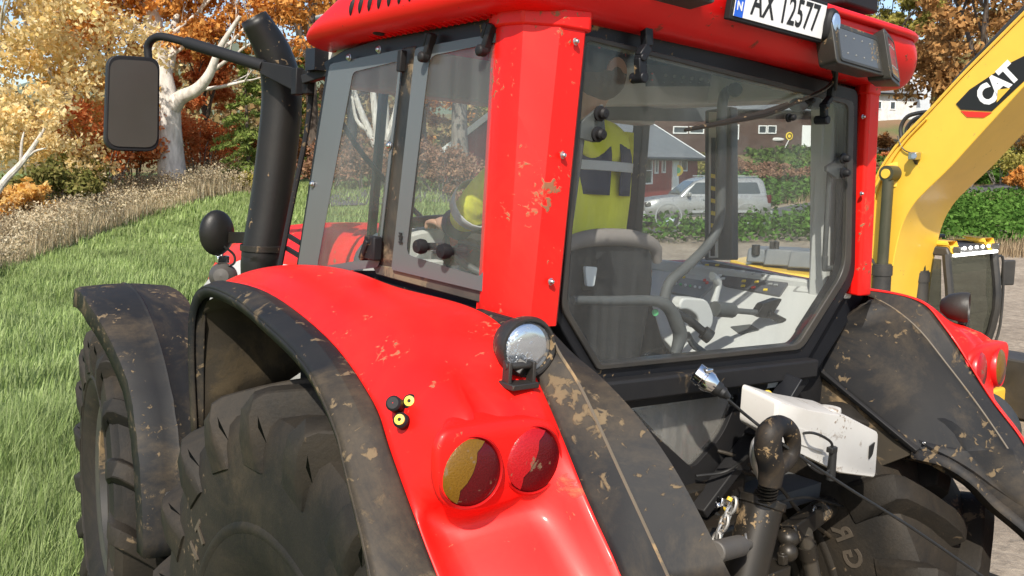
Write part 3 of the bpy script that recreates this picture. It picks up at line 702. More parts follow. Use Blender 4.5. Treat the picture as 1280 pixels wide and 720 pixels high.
m = MB(); onplate(m, -pw/2, pw/2, -.046, .046, -.002, .001); m.build('number_plate', 'white', plate, bevel=.0008)
m = MB(); onplate(m, -pw/2, -pw/2+.036, -.046, .046, .001, .0015); m.build('plate_band', 'blue', plate)
textobj('plate_letter', 'N', 'white', plate, frame4(fm @ V((-pw/2+.018, -.020, .002)), pX, up), .032, 1., .0004, .0006)
textobj('plate_text', 'AX 12577', 'ink', plate, frame4(fm @ V((.018, .001, .0015)), pX, up), .104, .69, .0005, .0012, 1.04)
# plate lamp
m = MB(); c = fm @ V((pw/2+.024, -.004, .0)); m.lathe([(.05, -.03), (.05, .012), (.042, .022), (.001, .024)], (0, 0, 0), (0, -1, 0), 28)
o = m.build('plate_lamp', 'black', T); o.location = c; o.scale = (.55, 1, .95)
m = MB(); m.lathe([(.036, .02), (.03, .028), (.001, .031)], (0, 0, 0), (0, -1, 0), 24); o2 = m.build('lamp_glass', 'lampglass_blue', o)
def boxlamp(px0, py0, px1, py1, y, ang, parent=T, d=.07, split=True):
    a_, b_ = at(px0, py0, 1, y), at(px1, py1, 1, y); c = (a_+b_)/2; w, h = abs(b_.x-a_.x), abs(b_.z-a_.z)*1.5
    Rm = Euler((R(-14), R(0), R(ang))).to_matrix()
    def q(x, y_, z): return c+Rm @ V((x, y_, z))
    def pr(m, x0, x1, z0, z1, y0, y1, r=.012, t=1.):
        f0 = roundpoly([V((x0, y0, z0)), V((x1, y0, z0)), V((x1, y0, z1)), V((x0, y0, z1))], r, 4)
        cx_ = V(((x0+x1)/2, y0, (z0+z1)/2)); f1 = [cx_+(p-cx_)*t+V((0, y1-y0, 0)) for p in f0]
        m.loft([[q(*p) for p in f0], [q(*p) for p in f1]], closed=True, caps=True)
    m = MB(); pr(m, -w/2, w/2, -h/2, h/2, 0, d, .015, .8)
    lamp = m.build('work_light', 'lamp_box', parent, bevel=.003)
    m = MB(); xs = (-w*.42, w*.40)
    pr(m, xs[0], xs[1], -h*.40, h*.40, -.003, .0, .010); m.build('light_glass', 'lamp_face', lamp, smooth=False)
    m = MB()
    for i in range(4):
        for j in (-1, 1): m.ell(q(xs[0]+(i+.9)*(xs[1]-xs[0])/5, -.0035, j*h*.2), (.003, .002, .003), None, 8, 5)
    m.build('led', 'led_off', lamp)
    m = MB(); m.ring([q(*p) for p in roundpoly([V((xs[0]-.004, -.004, -h*.42)), V((xs[1]+.004, -.004, -h*.42)), V((xs[1]+.004, -.004, h*.42)), V((xs[0]-.004, -.004, h*.42))], .012, 4)],
                    [q(*p) for p in roundpoly([V((xs[0]+.004, -.004, -h*.36)), V((xs[1]-.004, -.004, -h*.36)), V((xs[1]-.004, -.004, h*.36)), V((xs[0]+.004, -.004, h*.36))], .010, 4)], Rm @ V((0, .006, 0))); m.build('light_bezel', 'lamp_box', lamp)
    return lamp
o2.data.materials[0] = M['lampglass_blue']
boxlamp(1040, 33, 1106, 88, -.185, 4)
boxlamp(1099, 45, 1131, 99, -.165, 20)
boxlamp(828, -30, 893, 2, -.165, 0)
m = MB(); m.tube([at(1044, 112, 1, -.06), at(1045, 88, 1, -.08), at(1038, 84, 1, -.07), at(1030, 86, 1, -.05)], .006, 8, sm=4); m.build('lamp_cable', 'cable', T)

# ---- rear window hardware
def hinge(pts, y, w=.022):
    m = MB(); P_ = [at(x, yy, 1, y) for x, yy in pts]
    for a_, b_ in zip(P_[:-1], P_[1:]): m.bar(a_, b_, w, .022, up=(0, 1, 0))
    m.cyl(P_[-1]+V((0, -.016, 0)), P_[-1]+V((0, .03, 0)), .014, n=16); m.cyl(P_[-2]+V((0, -.016, .0))*1, P_[-2]+V((0, .012, 0)), .010, n=12)
    m.build('window_hinge', 'frame', T, bevel=.003)
hinge([(808, 30), (809, 58), (800, 72), (801, 97)], -.05, .027)
hinge([(1040, 106), (1038, 122), (1030, 132), (1030, 150)], -.05, .018)
m = MB(); m.prism(apx([(805, 22), (829, 30), (826, 36), (803, 30)], 1, -.06), (0, .03, 0)); m.build('hinge_plate', 'black', T, bevel=.002)
def knob(px, py, r=.016, y=-.026):
    m = MB(); m.lathe([(r*1.15, 0), (r*1.15, .006), (r*.8, .008), (r*.85, .02), (r*.6, .026), (.001, .027)], at(px, py, 1, y), (0, -1, 0), 18); m.build('glass_bolt', 'black', T)
for px, py, r in ((749, 142, .017), (746, 168, .017), (1053, 198, .015), (1053, 216, .015), (985, 147, .012), (1009, 126, .010)): knob(px, py, r)
m = MB(); m.prism(apx([(754, 130), (758, 172), (744, 178), (722, 172), (718, 160)], 1, -.010), (0, .012, 0)); m.prism(apx([(1060, 192), (1060, 222), (1047, 224), (1034, 214), (1034, 208)], 1, -.010), (0, .012, 0)); m.build('strut_plate', 'trim_dark', T, bevel=.002)
m = MB(); m.tube([at(725, 168, 1, .01), at(703, 330, 1, .04)], .014, 10); m.build('gas_strut', 'trim_dark', T)
m = MB(); m.tube([at(1037, 212, 1, .01), at(1031, 320, 1, .05)], .009, 10); m.tube([at(1031, 320, 1, .05), at(1031, 336, 1, .05), at(1046, 335, 1, .05)], .011, 10); m.build('gas_strut', 'trim_dark', T)
m = MB(); m.tube([at(x, y, 1, -.06) for x, y in ((1040, 85), (1043, 98), (1030, 112), (1000, 126), (960, 143), (915, 152), (870, 160), (856, 163))], [.006, .006, .006, .0055, .0055, .006, .006, .004], 8, sm=6); wo = m.build('wiper_arm', 'metal_dark', T)
m = MB(); m.tube([at(x, y, 1, -.045) for x, y in ((985, 130), (950, 142), (905, 153), (858, 162))], [.008, .010, .010, .006], 8, sm=4, flat=.5); m.build('wiper_blade', 'black_muddy', wo)
m = MB(); m.ell(at(998, 131, 1, -.0), (.03, .03, .022)); m.box(at(1015, 128, 1, -.0), (.05, .04, .04)); m.build('wiper_motor', 'trim_dark', T, bevel=.004)

# ---- front mudguards
def mudguard(sd):
    cy, cz, RRg = 2.50, .72, .90
    rows = []; n = 26
    for i in range(n+1):
        a = R(179-i*(179-82)/n); fl = .0
        deg = 179-i*(179-82)/n
        top = max(0, min(1, (135-deg)/30)); w = .15+.06*top
        rr = RRg+.02*top
        step = .010 if 139 < deg < 160 and int((deg-139)/3.6) % 2 == 0 else 0
        def q(x, dr): return V((sd*(.985+.01*top+x), cy+(rr+dr+step)*math.cos(a), cz+(rr+dr+step)*math.sin(a)))
        rows.append([q(w, -.09), q(w-.006, -.012), q(w-.03, 0), q(w*.35, .010), q(.008, .012), q(0, .017), q(-.008, .012), q(-w*.35, .010), q(-w+.03, 0), q(-w+.006, -.012), q(-w, -.09)])
    m = MB(); m.loft(rows); g = m.build('mudguard', 'fender_black', T, solid=.008, ang=30)
    m = MB(); m.bar((sd*.60, 2.5, .95), (sd*.75, 2.3, 1.40), .04, .04); m.bar((sd*.75, 2.3, 1.40), (sd*1.02, 2.2, 1.54), .04, .04); m.build('mudguard_arm', 'metal_dark', g)
    bolt((sd*1.04, cy-.90, .97), (0, -1, 0), .014, g, 'steel')
    pv = Matrix.Translation((sd*.925, 2.52, 0)); g.matrix_local = pv @ Matrix.Rotation(R(-3), 4, 'Z') @ pv.inverted()
for sd in (-1, 1): mudguard(sd)
# ---- exhaust
ey = 1.5
ep = [at(324, 356, 1, ey), at(327, 320, 1, ey), at(337, 260, 1, ey), at(348, 175, 1, ey), at(352, 110, 1, ey), at(341, 65, 1, ey), at(317, 22, 1, ey)]
m = MB(); m.tube([ep[0]+V((.02, 0, -.6))]+ep[:1]+ep[1:], [.068, .066, .074, .074, .074, .073, .066, .050], 28, sm=6, caps=False); ex = m.build('exhaust', 'exhaust', T, solid=.004)
m = MB(); m.lathe([(.077, -.012), (.079, -.01), (.079, .01), (.077, .012)], ep[1]+V((0, 0, .03)), (0, 0, 1), 28); m.build('exhaust_clamp', 'metal_dark', ex)
# ---- mirror on its arm
my = 1.9
m = MB(); mo = roundpoly(apx([(135, 68), (200, 72), (199, 190), (131, 188)], 1, my), [.045, .045, .05, .05], 6)
cm = sum(mo, V())/len(mo)
m.loft([mo, [cm+(p-cm)*1.0+V((0, .03, 0)) for p in mo], [cm+(p-cm)*.8+V((0, .07, 0)) for p in mo], [cm+(p-cm)*.3+V((0, .085, 0)) for p in mo]], closed=True, caps=True); mir = m.build('mirror', 'black', T, bevel=.004)
m = MB(); m.prism([cm+(p-cm)*.91+V((0, -.004, 0)) for p in mo], (0, .003, 0)); m.build('mirror_glass', 'mirror', mir, smooth=False)
m = MB(); m.tube([at(186, 76, 1, my+.03), at(185, 58, 1, my+.03), at(192, 48, 1, my), at(205, 46, 1, my-.05), at(236, 54, 1, 1.75)], .015, 10, sm=5); m.build('mirror_stem', 'black', mir)
m = MB(); m.tube([at(233, 53, 1, 1.75), at(330, 83, 1, 1.42)], .022, 12); m.loft([[at(325, 76, 1, 1.42), at(325, 92, 1, 1.42), at(325, 92, 1, 1.46), at(325, 76, 1, 1.46)], [at(366, 84, 1, 1.28), at(366, 113, 1, 1.28), at(366, 113, 1, 1.32), at(366, 84, 1, 1.32)]], closed=True, caps=True); m.build('mirror_arm', 'black', T, bevel=.003)
m = MB(); m.box(at(372, 102, 1, 1.25), (.03, .04, .09)); m.box(at(384, 103, 1, 1.22), (.03, .06, .08)); m.bar(at(380, 100, 1, 1.2), at(412, 90, 1, 1.10), .03, .03); m.build('arm_bracket', 'black', T, bevel=.003)
m = MB(); m.tube([at(393, 76, 1, 1.22), at(384, 160, 1, 1.24), at(366, 250, 1, 1.26), at(346, 352, 1, 1.28)], .010, 8, sm=4); m.build('grab_rail', 'black', T)
m = MB(); 
for y0 in (296, 313): m.bar(at(358, y0-3, 1, 1.28), at(376, y0+8, 1, 1.18), .012, .014)
m.build('rail_bracket', 'black', T)
# ---- front work lamp and horn on the exhaust bracket
ly = 1.85
c = at(271, 291, 1, ly)
m = MB(); m.ell(c, (.070, .045, .092), None, 24, 16); lm = m.build('front_lamp', 'exhaust', T)
m = MB(); m.bar(at(285, 297, 1, ly), at(330, 297, 1, 1.6), .04, .045); m.build('lamp_arm', 'metal_dark', T, bevel=.003)
c = at(279, 345, 1, ly)
m = MB(); m.lathe([(.001, -.06), (.03, -.058), (.05, -.04), (.052, -.02), (.045, -.012), (.048, 0), (.055, .01), (.05, .022), (.045, .03), (.03, .045), (.001, .048)], c, (-.5, -.8, .1), 28); hn = m.build('horn', 'black_rubberish', T)
m = MB(); m.box(at(278, 324, 1, ly), (.05, .03, .03)); m.cyl(at(277, 315, 1, ly), at(278, 330, 1, ly), .010, n=10); m.build('horn_bracket', 'chrome', hn, bevel=.003)
m = MB(); m.tube([at(280, 308, 1, ly-.04), at(292, 318, 1, ly-.05), at(293, 328, 1, ly-.05), at(286, 333, 1, ly-.03)], .005, 6, sm=5); m.build('horn_cable', 'cable', hn)
# ---- bonnet
def hoodrow(y, w, zt, zs): return [V((-w, y, zs-.30)), V((-w, y, zs)), V((-w*.97, y, zt-.13)), V((-w*.86, y, zt-.045)), V((-w*.55, y, zt-.008)), V((0, y, zt)), V((w*.55, y, zt-.008)), V((w*.86, y, zt-.045)), V((w*.97, y, zt-.13)), V((w, y, zs)), V((w, y, zs-.30))]
HR = [(1.30, .46, 2.00), (1.7, .455, 2.00), (2.1, .45, 1.985), (2.6, .44, 1.95), (3.0, .42, 1.85), (3.25, .39, 1.74), (3.4, .34, 1.60)]
m = MB(); m.loft([[p for p in hoodrow(y, w, z, z-.22)[1:-1]] for y, w, z in HR], caps=True); hd = m.build('bonnet', 'red', T, sub=1, solid=.01)
m = MB()
for sx in (-1, 1): m.loft([[V((sx*(w+.004), y, z-.20)), V((sx*(w+.012), y, z-.35)), V((sx*w, y, z-.65)), V((sx*w*.9, y, z-.95))] for y, w, z in HR])
m.build('bonnet_side', 'grey_side', hd, solid=.01)
m = MB()
for k in range(9):
    for j in range(5): m.box((-.472, 1.45+k*.035, 1.76-j*.035+.0), (.006, .02, .02))
m.build('side_grille', 'vent_dark', hd)
m = MB(); m.box((0, 2.2, .85), (.55, 2.4, .6)); m.box((0, .6, .95), (.5, 1.4, .55)); m.cyl((-.75, WY, WZ), (.75, WY, WZ), .16, n=24); m.cyl((-.8, 2.52, .7), (.8, 2.52, .7), .09, n=20); m.box((0, .10, 1.15), (.46, .2, .35)); m.build('transmission_housing', 'metal_dark', T, bevel=.02)
# ---- cab shell: floor, roof lining, far side
m = MB(); m.box((0, .58, 1.18), (1.5, 1.15, .06)); m.build('cab_floor', 'trim_dark', T)
m = MB(); m.loft([[V((-.80, .03, 2.70)), V((.78, .03, 2.70))], [V((-.80, 1.1, 2.70)), V((.78, 1.1, 2.70))]]); m.build('roof_lining', 'trim', T, solid=.012, soff=1)
m = MB(); m.box((0, .055, 2.655), (1.5, .03, .09)); m.box((-.76, .55, 2.65), (.06, .95, .10)); m.box((.70, .55, 2.63), (.14, .95, .14)); m.box((0, 1.05, 2.60), (1.5, .12, .22)); m.build('headliner_rim', 'trim', T, bevel=.012)
# radio console in the roof
def quadz(name, pts, ax, v, thick, mt, parent, bevel=.002):
    m = MB(); m.prism(apx(pts, ax, v), thick); return m.build(name, mt, parent, bevel=bevel, smooth=False)
rc = quadz('roof_console', [(748, 100), (800, 78), (925, 104), (944, 130), (750, 131)], 1, .62, (0, .25, 0), 'trim', T, .008)
quadz('console_panel', [(809, 80), (880, 84), (913, 102), (911, 108), (809, 108)], 1, .612, (0, .01, 0), 'dial', rc)
m = MB()
for k, px in enumerate((815, 815)): m.box(at(px, 92+k*8, 1, .608), (.006, .006, .005))
m.build('indicator_light', 'red_btn', rc)
m = MB()
for k in range(7):
    m.cyl(at(832+k*11, 94+(k*1.3), 1, .612), at(832+k*11, 94+k*1.3, 1, .602), .0065, n=12)
    m.box(at(830+k*11, 103, 1, .607), (.006, .004, .003))
m.build('console_knob', 'trim_mid', rc)
quadz('sun_visor', [(750, 131), (905, 131), (880, 152), (750, 150)], 1, .95, (0, .02, 0), 'trim_dark', T)
# front and right-hand posts
m = MB(); m.prism([at(881, 138, 0, .78), at(913, 133, 0, .78), at(914, 325, 0, .78), at(880, 325, 0, .78)], (.05, 0, 0)); bp = m.build('door_post', 'trim_dark', T, bevel=.006)
m = MB(); m.prism([at(886, 140, 0, .776), at(898, 140, 0, .776), at(897, 322, 0, .776), at(886, 322, 0, .776)], (.006, 0, 0)); m.build('post_trim', 'trim', bp)
m = MB(); m.prism([at(889, 172, 0, .773), at(894, 172, 0, .773), at(893, 320, 0, .773), at(888, 320, 0, .773)], (.005, 0, 0)); m.build('post_slot', 'ink', bp)
for k in range(6):
    m = MB(); yy = 217+k*15.5; m.prism([at(888.5, yy, 0, .771), at(893.5, yy+1, 0, .771), at(893.5, yy+6, 0, .771), at(888.5, yy+5, 0, .771)], (.003, 0, 0)); m.build('warning_stripe', 'yellow_btn', bp)
m = MB(); m.bar((.77, .12, 1.75), (.70, .12, 2.58), .10, .07, up=(0, 1, 0)); m.build('corner_post_trim', 'trim', T, bevel=.01)
m = MB(); m.prism([at(1029, 128, 1, .12), at(1062, 134, 1, .12), at(1058, 352, 1, .12), at(1026, 372, 1, .12)], (0, .05, 0)); m.build('post_lining', 'trim', T, bevel=.006)
m = MB(); m.bar((.80, 1.12, 1.35), (.78, 1.10, 2.6), .05, .06, up=(0, 1, 0)); m.bar((-.45, 1.30, 1.9), (-.45, 1.24, 2.55), .03, .03); m.build('windscreen_pillar', 'frame', T, bevel=.005)
m = MB(); m.box((0, 1.13, 2.575), (1.6, .07, .07)); m.build('windscreen_header', 'frame', T)
m = MB(); m.prism([V((.80, .16, 1.72)), V((.80, 1.10, 1.72)), V((.79, 1.10, 2.58)), V((.78, .16, 2.58))], (.005, 0, 0)); m.build('right_window', 'glass_far', T, smooth=False)
m = MB(); m.prism([V((-.76, 1.17, 1.85)), V((.78, 1.17, 1.85)), V((.76, 1.13, 2.56)), V((-.76, 1.13, 2.56))], (0, .005, 0)); m.build('windscreen', 'glass_far', T, smooth=False)
m = MB(); m.box((.80, .62, 1.66), (.05, .96, .12)); m.box((.80, .62, 1.40), (.04, .96, .45)); m.box((-.80, .62, 1.45), (.03, .96, .8)); m.build('side_panel', 'frame', T)
m = MB(); m.tube([at(425, 150, 1, 1.22), at(455, 195, 1, 1.22), at(500, 245, 1, 1.22), at(545, 290, 1, 1.22)], .010, 8, sm=3); m.build('front_wiper', 'cable', T)
# sloping console under the right window
PA, PB, PC = V((.765, .84, 1.885)), V((.765, .10, 1.905)), V((.40, .20, 1.67)); PN = (PB-PA).cross(PC-PA).normalized()
if PN.z < 0: PN = -PN
def onc(px, py, off=0.):
    r = V((px-640, py-360, F)); d = V((r.dot(_ex), r.dot(_ey), r.dot(_ez))); s_ = (PA+PN*off-TC).dot(PN)/d.dot(PN); return TC+d*s_
m = MB(); cpts = [onc(*q) for q in ((815, 335), (880, 322), (935, 334), (990, 345), (1044, 357), (1034, 385), (996, 428), (925, 438), (850, 446), (826, 420), (812, 372))]
m.prism(roundpoly(cpts, .02, 3), -PN*.05); con = m.build('side_console', 'trim', T, bevel=.012)
def cpanel(pts, z, mt, nm, th=.006): m = MB(); m.prism(roundpoly([onc(x, y, z) for x, y in pts], .008, 3), -PN*th); return m.build(nm, mt, con, bevel=.002, smooth=False)
cpanel([(874, 325), (990, 346), (974, 369), (905, 356)], .010, 'dial', 'switch_panel', .02)
cpanel([(844, 345), (894, 353), (874, 372), (827, 362)], .012, 'trim_mid', 'button_panel', .02)
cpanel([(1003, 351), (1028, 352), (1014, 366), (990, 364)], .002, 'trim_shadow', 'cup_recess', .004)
cpanel([(1006, 353), (1024, 354), (1012, 365), (994, 363)], .004, 'trim', 'recess_floor', .004)
cpanel([(912, 408), (938, 405), (950, 412), (925, 418)], .003, 'trim_dark', 'lever_slot', .004)
def btn(px, py, z, r, mt, nm='button', h=.006, sq=False):
    p = onc(px, py, z); m = MB(); u = (onc(px+8, py, z)-p).normalized(); v = PN.cross(u)
    if sq: m.prism([p+u*(a*r*1.2)+v*(b*r*.8) for a, b in ((-1, -1), (1, -1), (1, 1), (-1, 1))], PN*h)
    else: m.cyl(p, p+PN*h, r, n=10)
    m.build(nm, mt, con, bevel=.0008 if sq else 0, seg=1)
for k in range(4):
    p = onc(917+k*13, 341+k*1.9, .010); m = MB(); m.lathe([(.016, 0), (.016, .003), (.012, .004), (.010, .014), (.001, .015)], p, PN, 14); rd_ = m.build('rotary_dial', 'trim_mid', con)
    m = MB(); m.bar(p+PN*.016-V((0, .008, 0)), p+PN*.016+V((0, .008, 0)), .003, .003); m.build('dial_pointer', 'white', con)
for (px, py, c_) in ((884, 332, 'yellow_btn'), (887, 337, 'yellow_btn'), (897, 332, 'yellow_btn'), (893, 340, 'yellow_btn'), (930, 352, 'yellow_btn'), (929, 358, 'yellow_btn'), (942, 360, 'red_btn'), (946, 353, 'yellow_btn'), (957, 363, 'yellow_btn'), (904, 349, 'white'), (966, 349, 'trim_mid'), (970, 357, 'trim_mid'), (963, 356, 'trim_mid'), (900, 345, 'white')): btn(px, py, .010, .0065, c_, sq=True)
for k, (px, py) in enumerate(((845, 355), (851, 356), (857, 357), (863, 358), (869, 359), (875, 360))): btn(px, py, .012, .0055, ('white', 'green_btn', 'white', 'green_btn', 'white', 'white')[k])
for px, py in ((881, 351), (884, 354)): btn(px, py, .012, .007, 'red_btn')
btn(855, 347, .012, .007, 'yellow_btn')
m = MB(); m.box((.765, .5, 1.89), (.05, .95, .05)); m.build('window_ledge', 'trim', con, bevel=.01)
# joystick and levers
m = MB(); m.tube([at(892, 378, 1, .3), at(895, 365, 1, .3), at(897, 352, 1, .3), at(890, 345, 1, .28)], [.022, .02, .022, .016], 12, sm=4, flat=.7); m.build('joystick', 'trim', T)
m = MB(); m.prism(roundpoly(apx([(853, 372), (885, 374), (893, 395), (890, 412), (876, 413), (874, 396), (860, 386), (848, 388)], 1, .14), .03, 4), (0, .06, 0)); m.build('armrest', 'trim', T, bevel=.015, seg=3)
m = MB(); m.tube([at(893, 386, 1, .2), at(915, 388, 1, .2)], [.026, .026], 12); m.tube([at(915, 388, 1, .2), at(950, 391, 1, .18)], .010, 10); lv = m.build('lever', 'trim_dark', T)
m = MB(); m.prism(roundpoly(apx([(946, 394), (955, 380), (974, 373), (978, 374), (972, 384), (963, 398), (955, 398)], 1, .17), .008, 3), (0, .03, 0)); m.tube([at(960, 392, 1, .17), at(992, 408, 1, .14)], .013, 10); m.cyl(at(988, 406, 1, .145), at(997, 410, 1, .13), .020, n=16); m.build('hand_lever', 'cable', T, bevel=.004)
m = MB(); m.tube([at(846, 392, 1, .1), at(862, 400, 1, .08), at(884, 419, 1, .05)], .013, 12); m.cyl(at(879, 415, 1, .055), at(888, 422, 1, .04), .022, n=18); m.build('pull_lever', 'cable', T)
# bent grab tubes behind the seat
m = MB(); m.tube([at(x, y, 1, .16) for x, y in ((918, 112), (906, 118), (902, 150), (901, 240), (899, 278), (885, 306), (860, 332), (838, 352), (830, 375))], .0165, 12, sm=5); m.build('grab_tube', 'trim_dark', T)
m = MB(); m.cyl(at(918, 112, 1, .15), at(919, 112, 1, .11), .022, n=18); m.build('tube_cap', 'ink', T)
m = MB(); m.tube([at(x, y, 1, .10) for x, y in ((715, 375), (760, 376), (815, 376), (835, 384), (846, 405), (850, 420), (844, 442))], [.012, .014, .016, .02, .022, .022, .016], 12, sm=5); m.build('grab_tube', 'trim_dark', T)
m = MB(); m.tube([at(860, 420, 1, .12), at(868, 432, 1, .12), at(882, 440, 1, .10)], [.02, .018, .01], 10, sm=3, flat=.5); m.build('pedal', 'trim_dark', T)
m = MB(); m.cyl(at(819, 390, 1, .12), at(819, 391, 1, .11), .010, n=12); m.build('indicator_light', 'green_btn', T)
m = MB(); m.prism([V((-.56, .04, 1.58)), V((.44, .04, 1.58)), V((.40, .22, 1.54)), V((-.56, .22, 1.54))], (0, 0, .02)); m.build('rear_shelf', 'trim', T)
m = MB(); m.prism([V((.05, .22, 1.50)), V((.42, .22, 1.50)), V((.42, .9, 1.50)), V((.05, .9, 1.50))], (0, 0, .02)); m.build('cab_mat', 'trim_mid', T)
m = MB(); m.loft([[V((-.78, y, 1.5)), V((-.76, y, 1.75)), V((-.66, y, 1.80)), V((-.50, y, 1.78)), V((-.48, y, 1.5))] for y in (.05, .4, .8, 1.1)]); m.build('left_console', 'trim_mid', T, solid=.01)
# seat
sx_, sy_ = -.185, .32
m = MB()
rows = []
for z, w_, y0, th in ((1.50, .20, .0, .10), (1.62, .215, -.01, .11), (1.78, .22, -.03, .11), (1.91, .215, -.045, .10), (2.00, .195, -.05, .08), (2.03, .165, -.045, .05)):
    rows.append(roundpoly([V((sx_-w_, sy_+y0, z)), V((sx_+w_, sy_+y0, z)), V((sx_+w_*.95, sy_+y0+th, z)), V((sx_-w_*.95, sy_+y0+th, z))], .045, 4))
m.loft(rows, closed=True, caps=True); seat = m.build('seat', 'seatcloth', T)
m = MB(); m.tube([V((sx_-.215, sy_-.035, 1.985)), V((sx_-.19, sy_-.04, 2.032)), V((sx_-.08, sy_-.045, 2.056)), V((sx_+.08, sy_-.045, 2.056)), V((sx_+.19, sy_-.04, 2.032)), V((sx_+.225, sy_-.03, 1.98))], [.016, .022, .027, .027, .022, .016], 12, sm=4); m.build('seat_top_roll', 'seattop', seat)
m = MB(); m.box((sx_, sy_+.26, 1.50), (.46, .46, .13)); m.build('seat_cushion', 'seatcloth', seat, bevel=.03, seg=3)
m = MB(); m.box((sx_, sy_+.2, 1.33), (.36, .36, .25)); m.build('seat_base', 'trim_dark', seat, bevel=.02)
c = at(738, 342, 1, .26)
m = MB(); m.prism(roundpoly(apx([(730, 321), (746, 321), (747, 364), (728, 364)], 1, .27), .012, 3), (0, .02, 0)); m.build('belt_holder', 'ink', seat, bevel=.003)
m = MB(); m.prism(roundpoly(apx([(732, 333), (747, 334), (743, 358), (734, 358)], 1, .255), .006, 3), (0, .012, 0)); m.build('belt_buckle', 'white', seat, bevel=.003)
# steering column, dash and wheel
dc = at(545, 320, 1, 1.0)
print('dash', dc, at(500, 300, 1, 1.0), at(600, 275, 1, 1.0))
m = MB(); dp = [(-.52, 1.84), (-.53, 1.95), (-.46, 2.02), (-.34, 2.05), (-.18, 2.06), (-.02, 2.05), (.08, 2.0), (.10, 1.90), (.06, 1.80), (-.2, 1.76)]
dp = [(x_-.05, z_-.03) for x_, z_ in dp]
f0 = roundpoly([V((x, 1.02, z)) for x, z in dp], .04, 3); cc = sum(f0, V())/len(f0)
m.loft([[cc+(p-cc)*.95+V((0, 0, 0)) for p in f0], [cc+(p-cc)*1.0+V((0, .02, 0)) for p in f0], [cc+(p-cc)*1.03+V((0, .16, 0)) for p in f0]], closed=True, caps=True); dash = m.build('dashboard', 'trim', T, bevel=.004)
m = MB(); m.prism([cc+(p-cc)*V((.72, 1, .70)).x+V((.05, -.006, -.01)) for p in f0], (0, .01, 0)); m.build('instrument_panel', 'trim_mid', dash)
for x_, z_, r_ in ((-.32, 1.93, .045), (-.20, 1.94, .055), (-.08, 1.92, .045)):
    m = MB(); m.lathe([(r_, 0), (r_, .006), (r_*.9, .007), (.001, .007)], (x_, 1.008, z_), (0, -1, 0), 24); g = m.build('gauge', 'dial', dash)
    m = MB(); m.bar((x_, .998, z_), (x_+r_*.5, .998, z_+r_*.5), .003, .003); m.build('gauge_needle', 'red_btn', g)
m = MB(); m.tube([V((-.55, 1.05, 2.0)), V((-.42, 1.05, 2.045)), V((-.2, 1.05, 2.06)), V((0, 1.05, 2.05)), V((.10, 1.05, 2.0))], .02, 10, sm=4); m.build('dash_hood', 'ink', dash)
sw = V((-.22, .80, 1.95)); sn = V((0, -.45, 1)).normalized()
m = MB(); u = sn.orthogonal().normalized(); v_ = sn.cross(u); m.tube([sw+(u*math.cos(a)+v_*math.sin(a))*.19 for a in [2*PI*k/40 for k in range(41)]], .013, 10, caps=False)
for a in (R(90), R(210), R(330)): m.bar(sw, sw+(u*math.cos(a)+v_*math.sin(a))*.19, .025, .012, up=sn)
m.cyl(sw-sn*.02, sw+sn*.02, .05); st = m.build('steering_wheel', 'trim_dark', T)
m = MB(); m.cyl(sw, sw+V((0, .25, -.35)), .035, n=16); m.build('steering_column', 'trim_dark', st)
m = MB(); m.ell(at(566, 300, 1, .9), (.022, .022, .022)); m.build('red_knob', 'red_btn', T)
m = MB(); m.box(at(540, 330, 1, .95), (.07, .05, .03)); m.box(at(577, 338, 1, .95), (.07, .05, .035)); m.build('column_switch', 'trim', T, bevel=.006)

# ---- rear coupling gear
def A2(px, py, y): return at(px, py, 1, y)
m = MB(); m.prism([at(775, 500, 1, .16), at(930, 480, 1, .16), at(925, 560, 1, .16), at(860, 600, 1, .16)], (0, .02, 0)); m.build('lower_trim', 'trim', T)
m = MB(); m.prism(apx([(1086, 370), (1082, 392), (1040, 505), (985, 505), (985, 480), (1062, 378)], 1, .09), (0, .03, 0)); m.build('cab_corner_plate', 'black', T)
# chrome trailer socket with cable
m = MB(); a_, b_ = A2(873, 468, -.10), A2(905, 492, -.16); d_ = (b_-a_).normalized()
m.lathe([(.018, -.012), (.030, -.010), (.031, .012), (.026, .014), (.026, .020), (.031, .022), (.030, .036), (.024, .050), (.019, .062), (.001, .063)], a_, d_, 20); sk = m.build('trailer_socket', 'chrome', T, ang=25)
m = MB(); m.box(a_+d_*.012+V((0, -.018, .022)), (.03, .018, .012)); m.build('socket_cap', 'chrome', sk, bevel=.003)
m = MB(); m.lathe([(.022, .045), (.021, .07), (.017, .075), (.017, .085), (.014, .088), (.008, .105), (.001, .106)], a_, d_, 16); m.build('plug', 'cable', sk)
def cabl(pts, r, mt='cable', nm='cable', sm=8): m = MB(); m.tube(pts, r, 8, sm=sm); return m.build(nm, mt, T)
cabl([A2(910, 500, -.20), A2(940, 525, -.22), A2(985, 560, -.34), A2(1060, 610, -.40), A2(1140, 660, -.50), A2(1230, 722, -.62), A2(1300, 770, -.7)], .0045)
cabl([A2(948, 492, -.02), A2(962, 490, -.04), A2(970, 508, -.06), A2(965, 522, -.06), A2(955, 510, -.05), A2(946, 498, -.03)], .004, 'yellow_cable')
cabl([A2(990, 545, -.2), A2(1015, 541, -.30), A2(1038, 552, -.30), A2(1040, 566, -.30)], .004)
cabl([A2(1000, 560, -.2), A2(1010, 580, -.30), A2(1030, 592, -.30), A2(1043, 580, -.30)], .004)
cabl([A2(870, 595, .0), A2(910, 588, -.05), A2(945, 560, -.12), A2(960, 545, -.15)], .005)
cabl([A2(930, 505, .0), A2(950, 525, -.06), A2(948, 545, -.08), A2(962, 556, -.1)], .007)
cabl([A2(972, 628, -.2), A2(1010, 622, -.15), A2(1050, 632, -.1), A2(1062, 640, -.05)], .004)
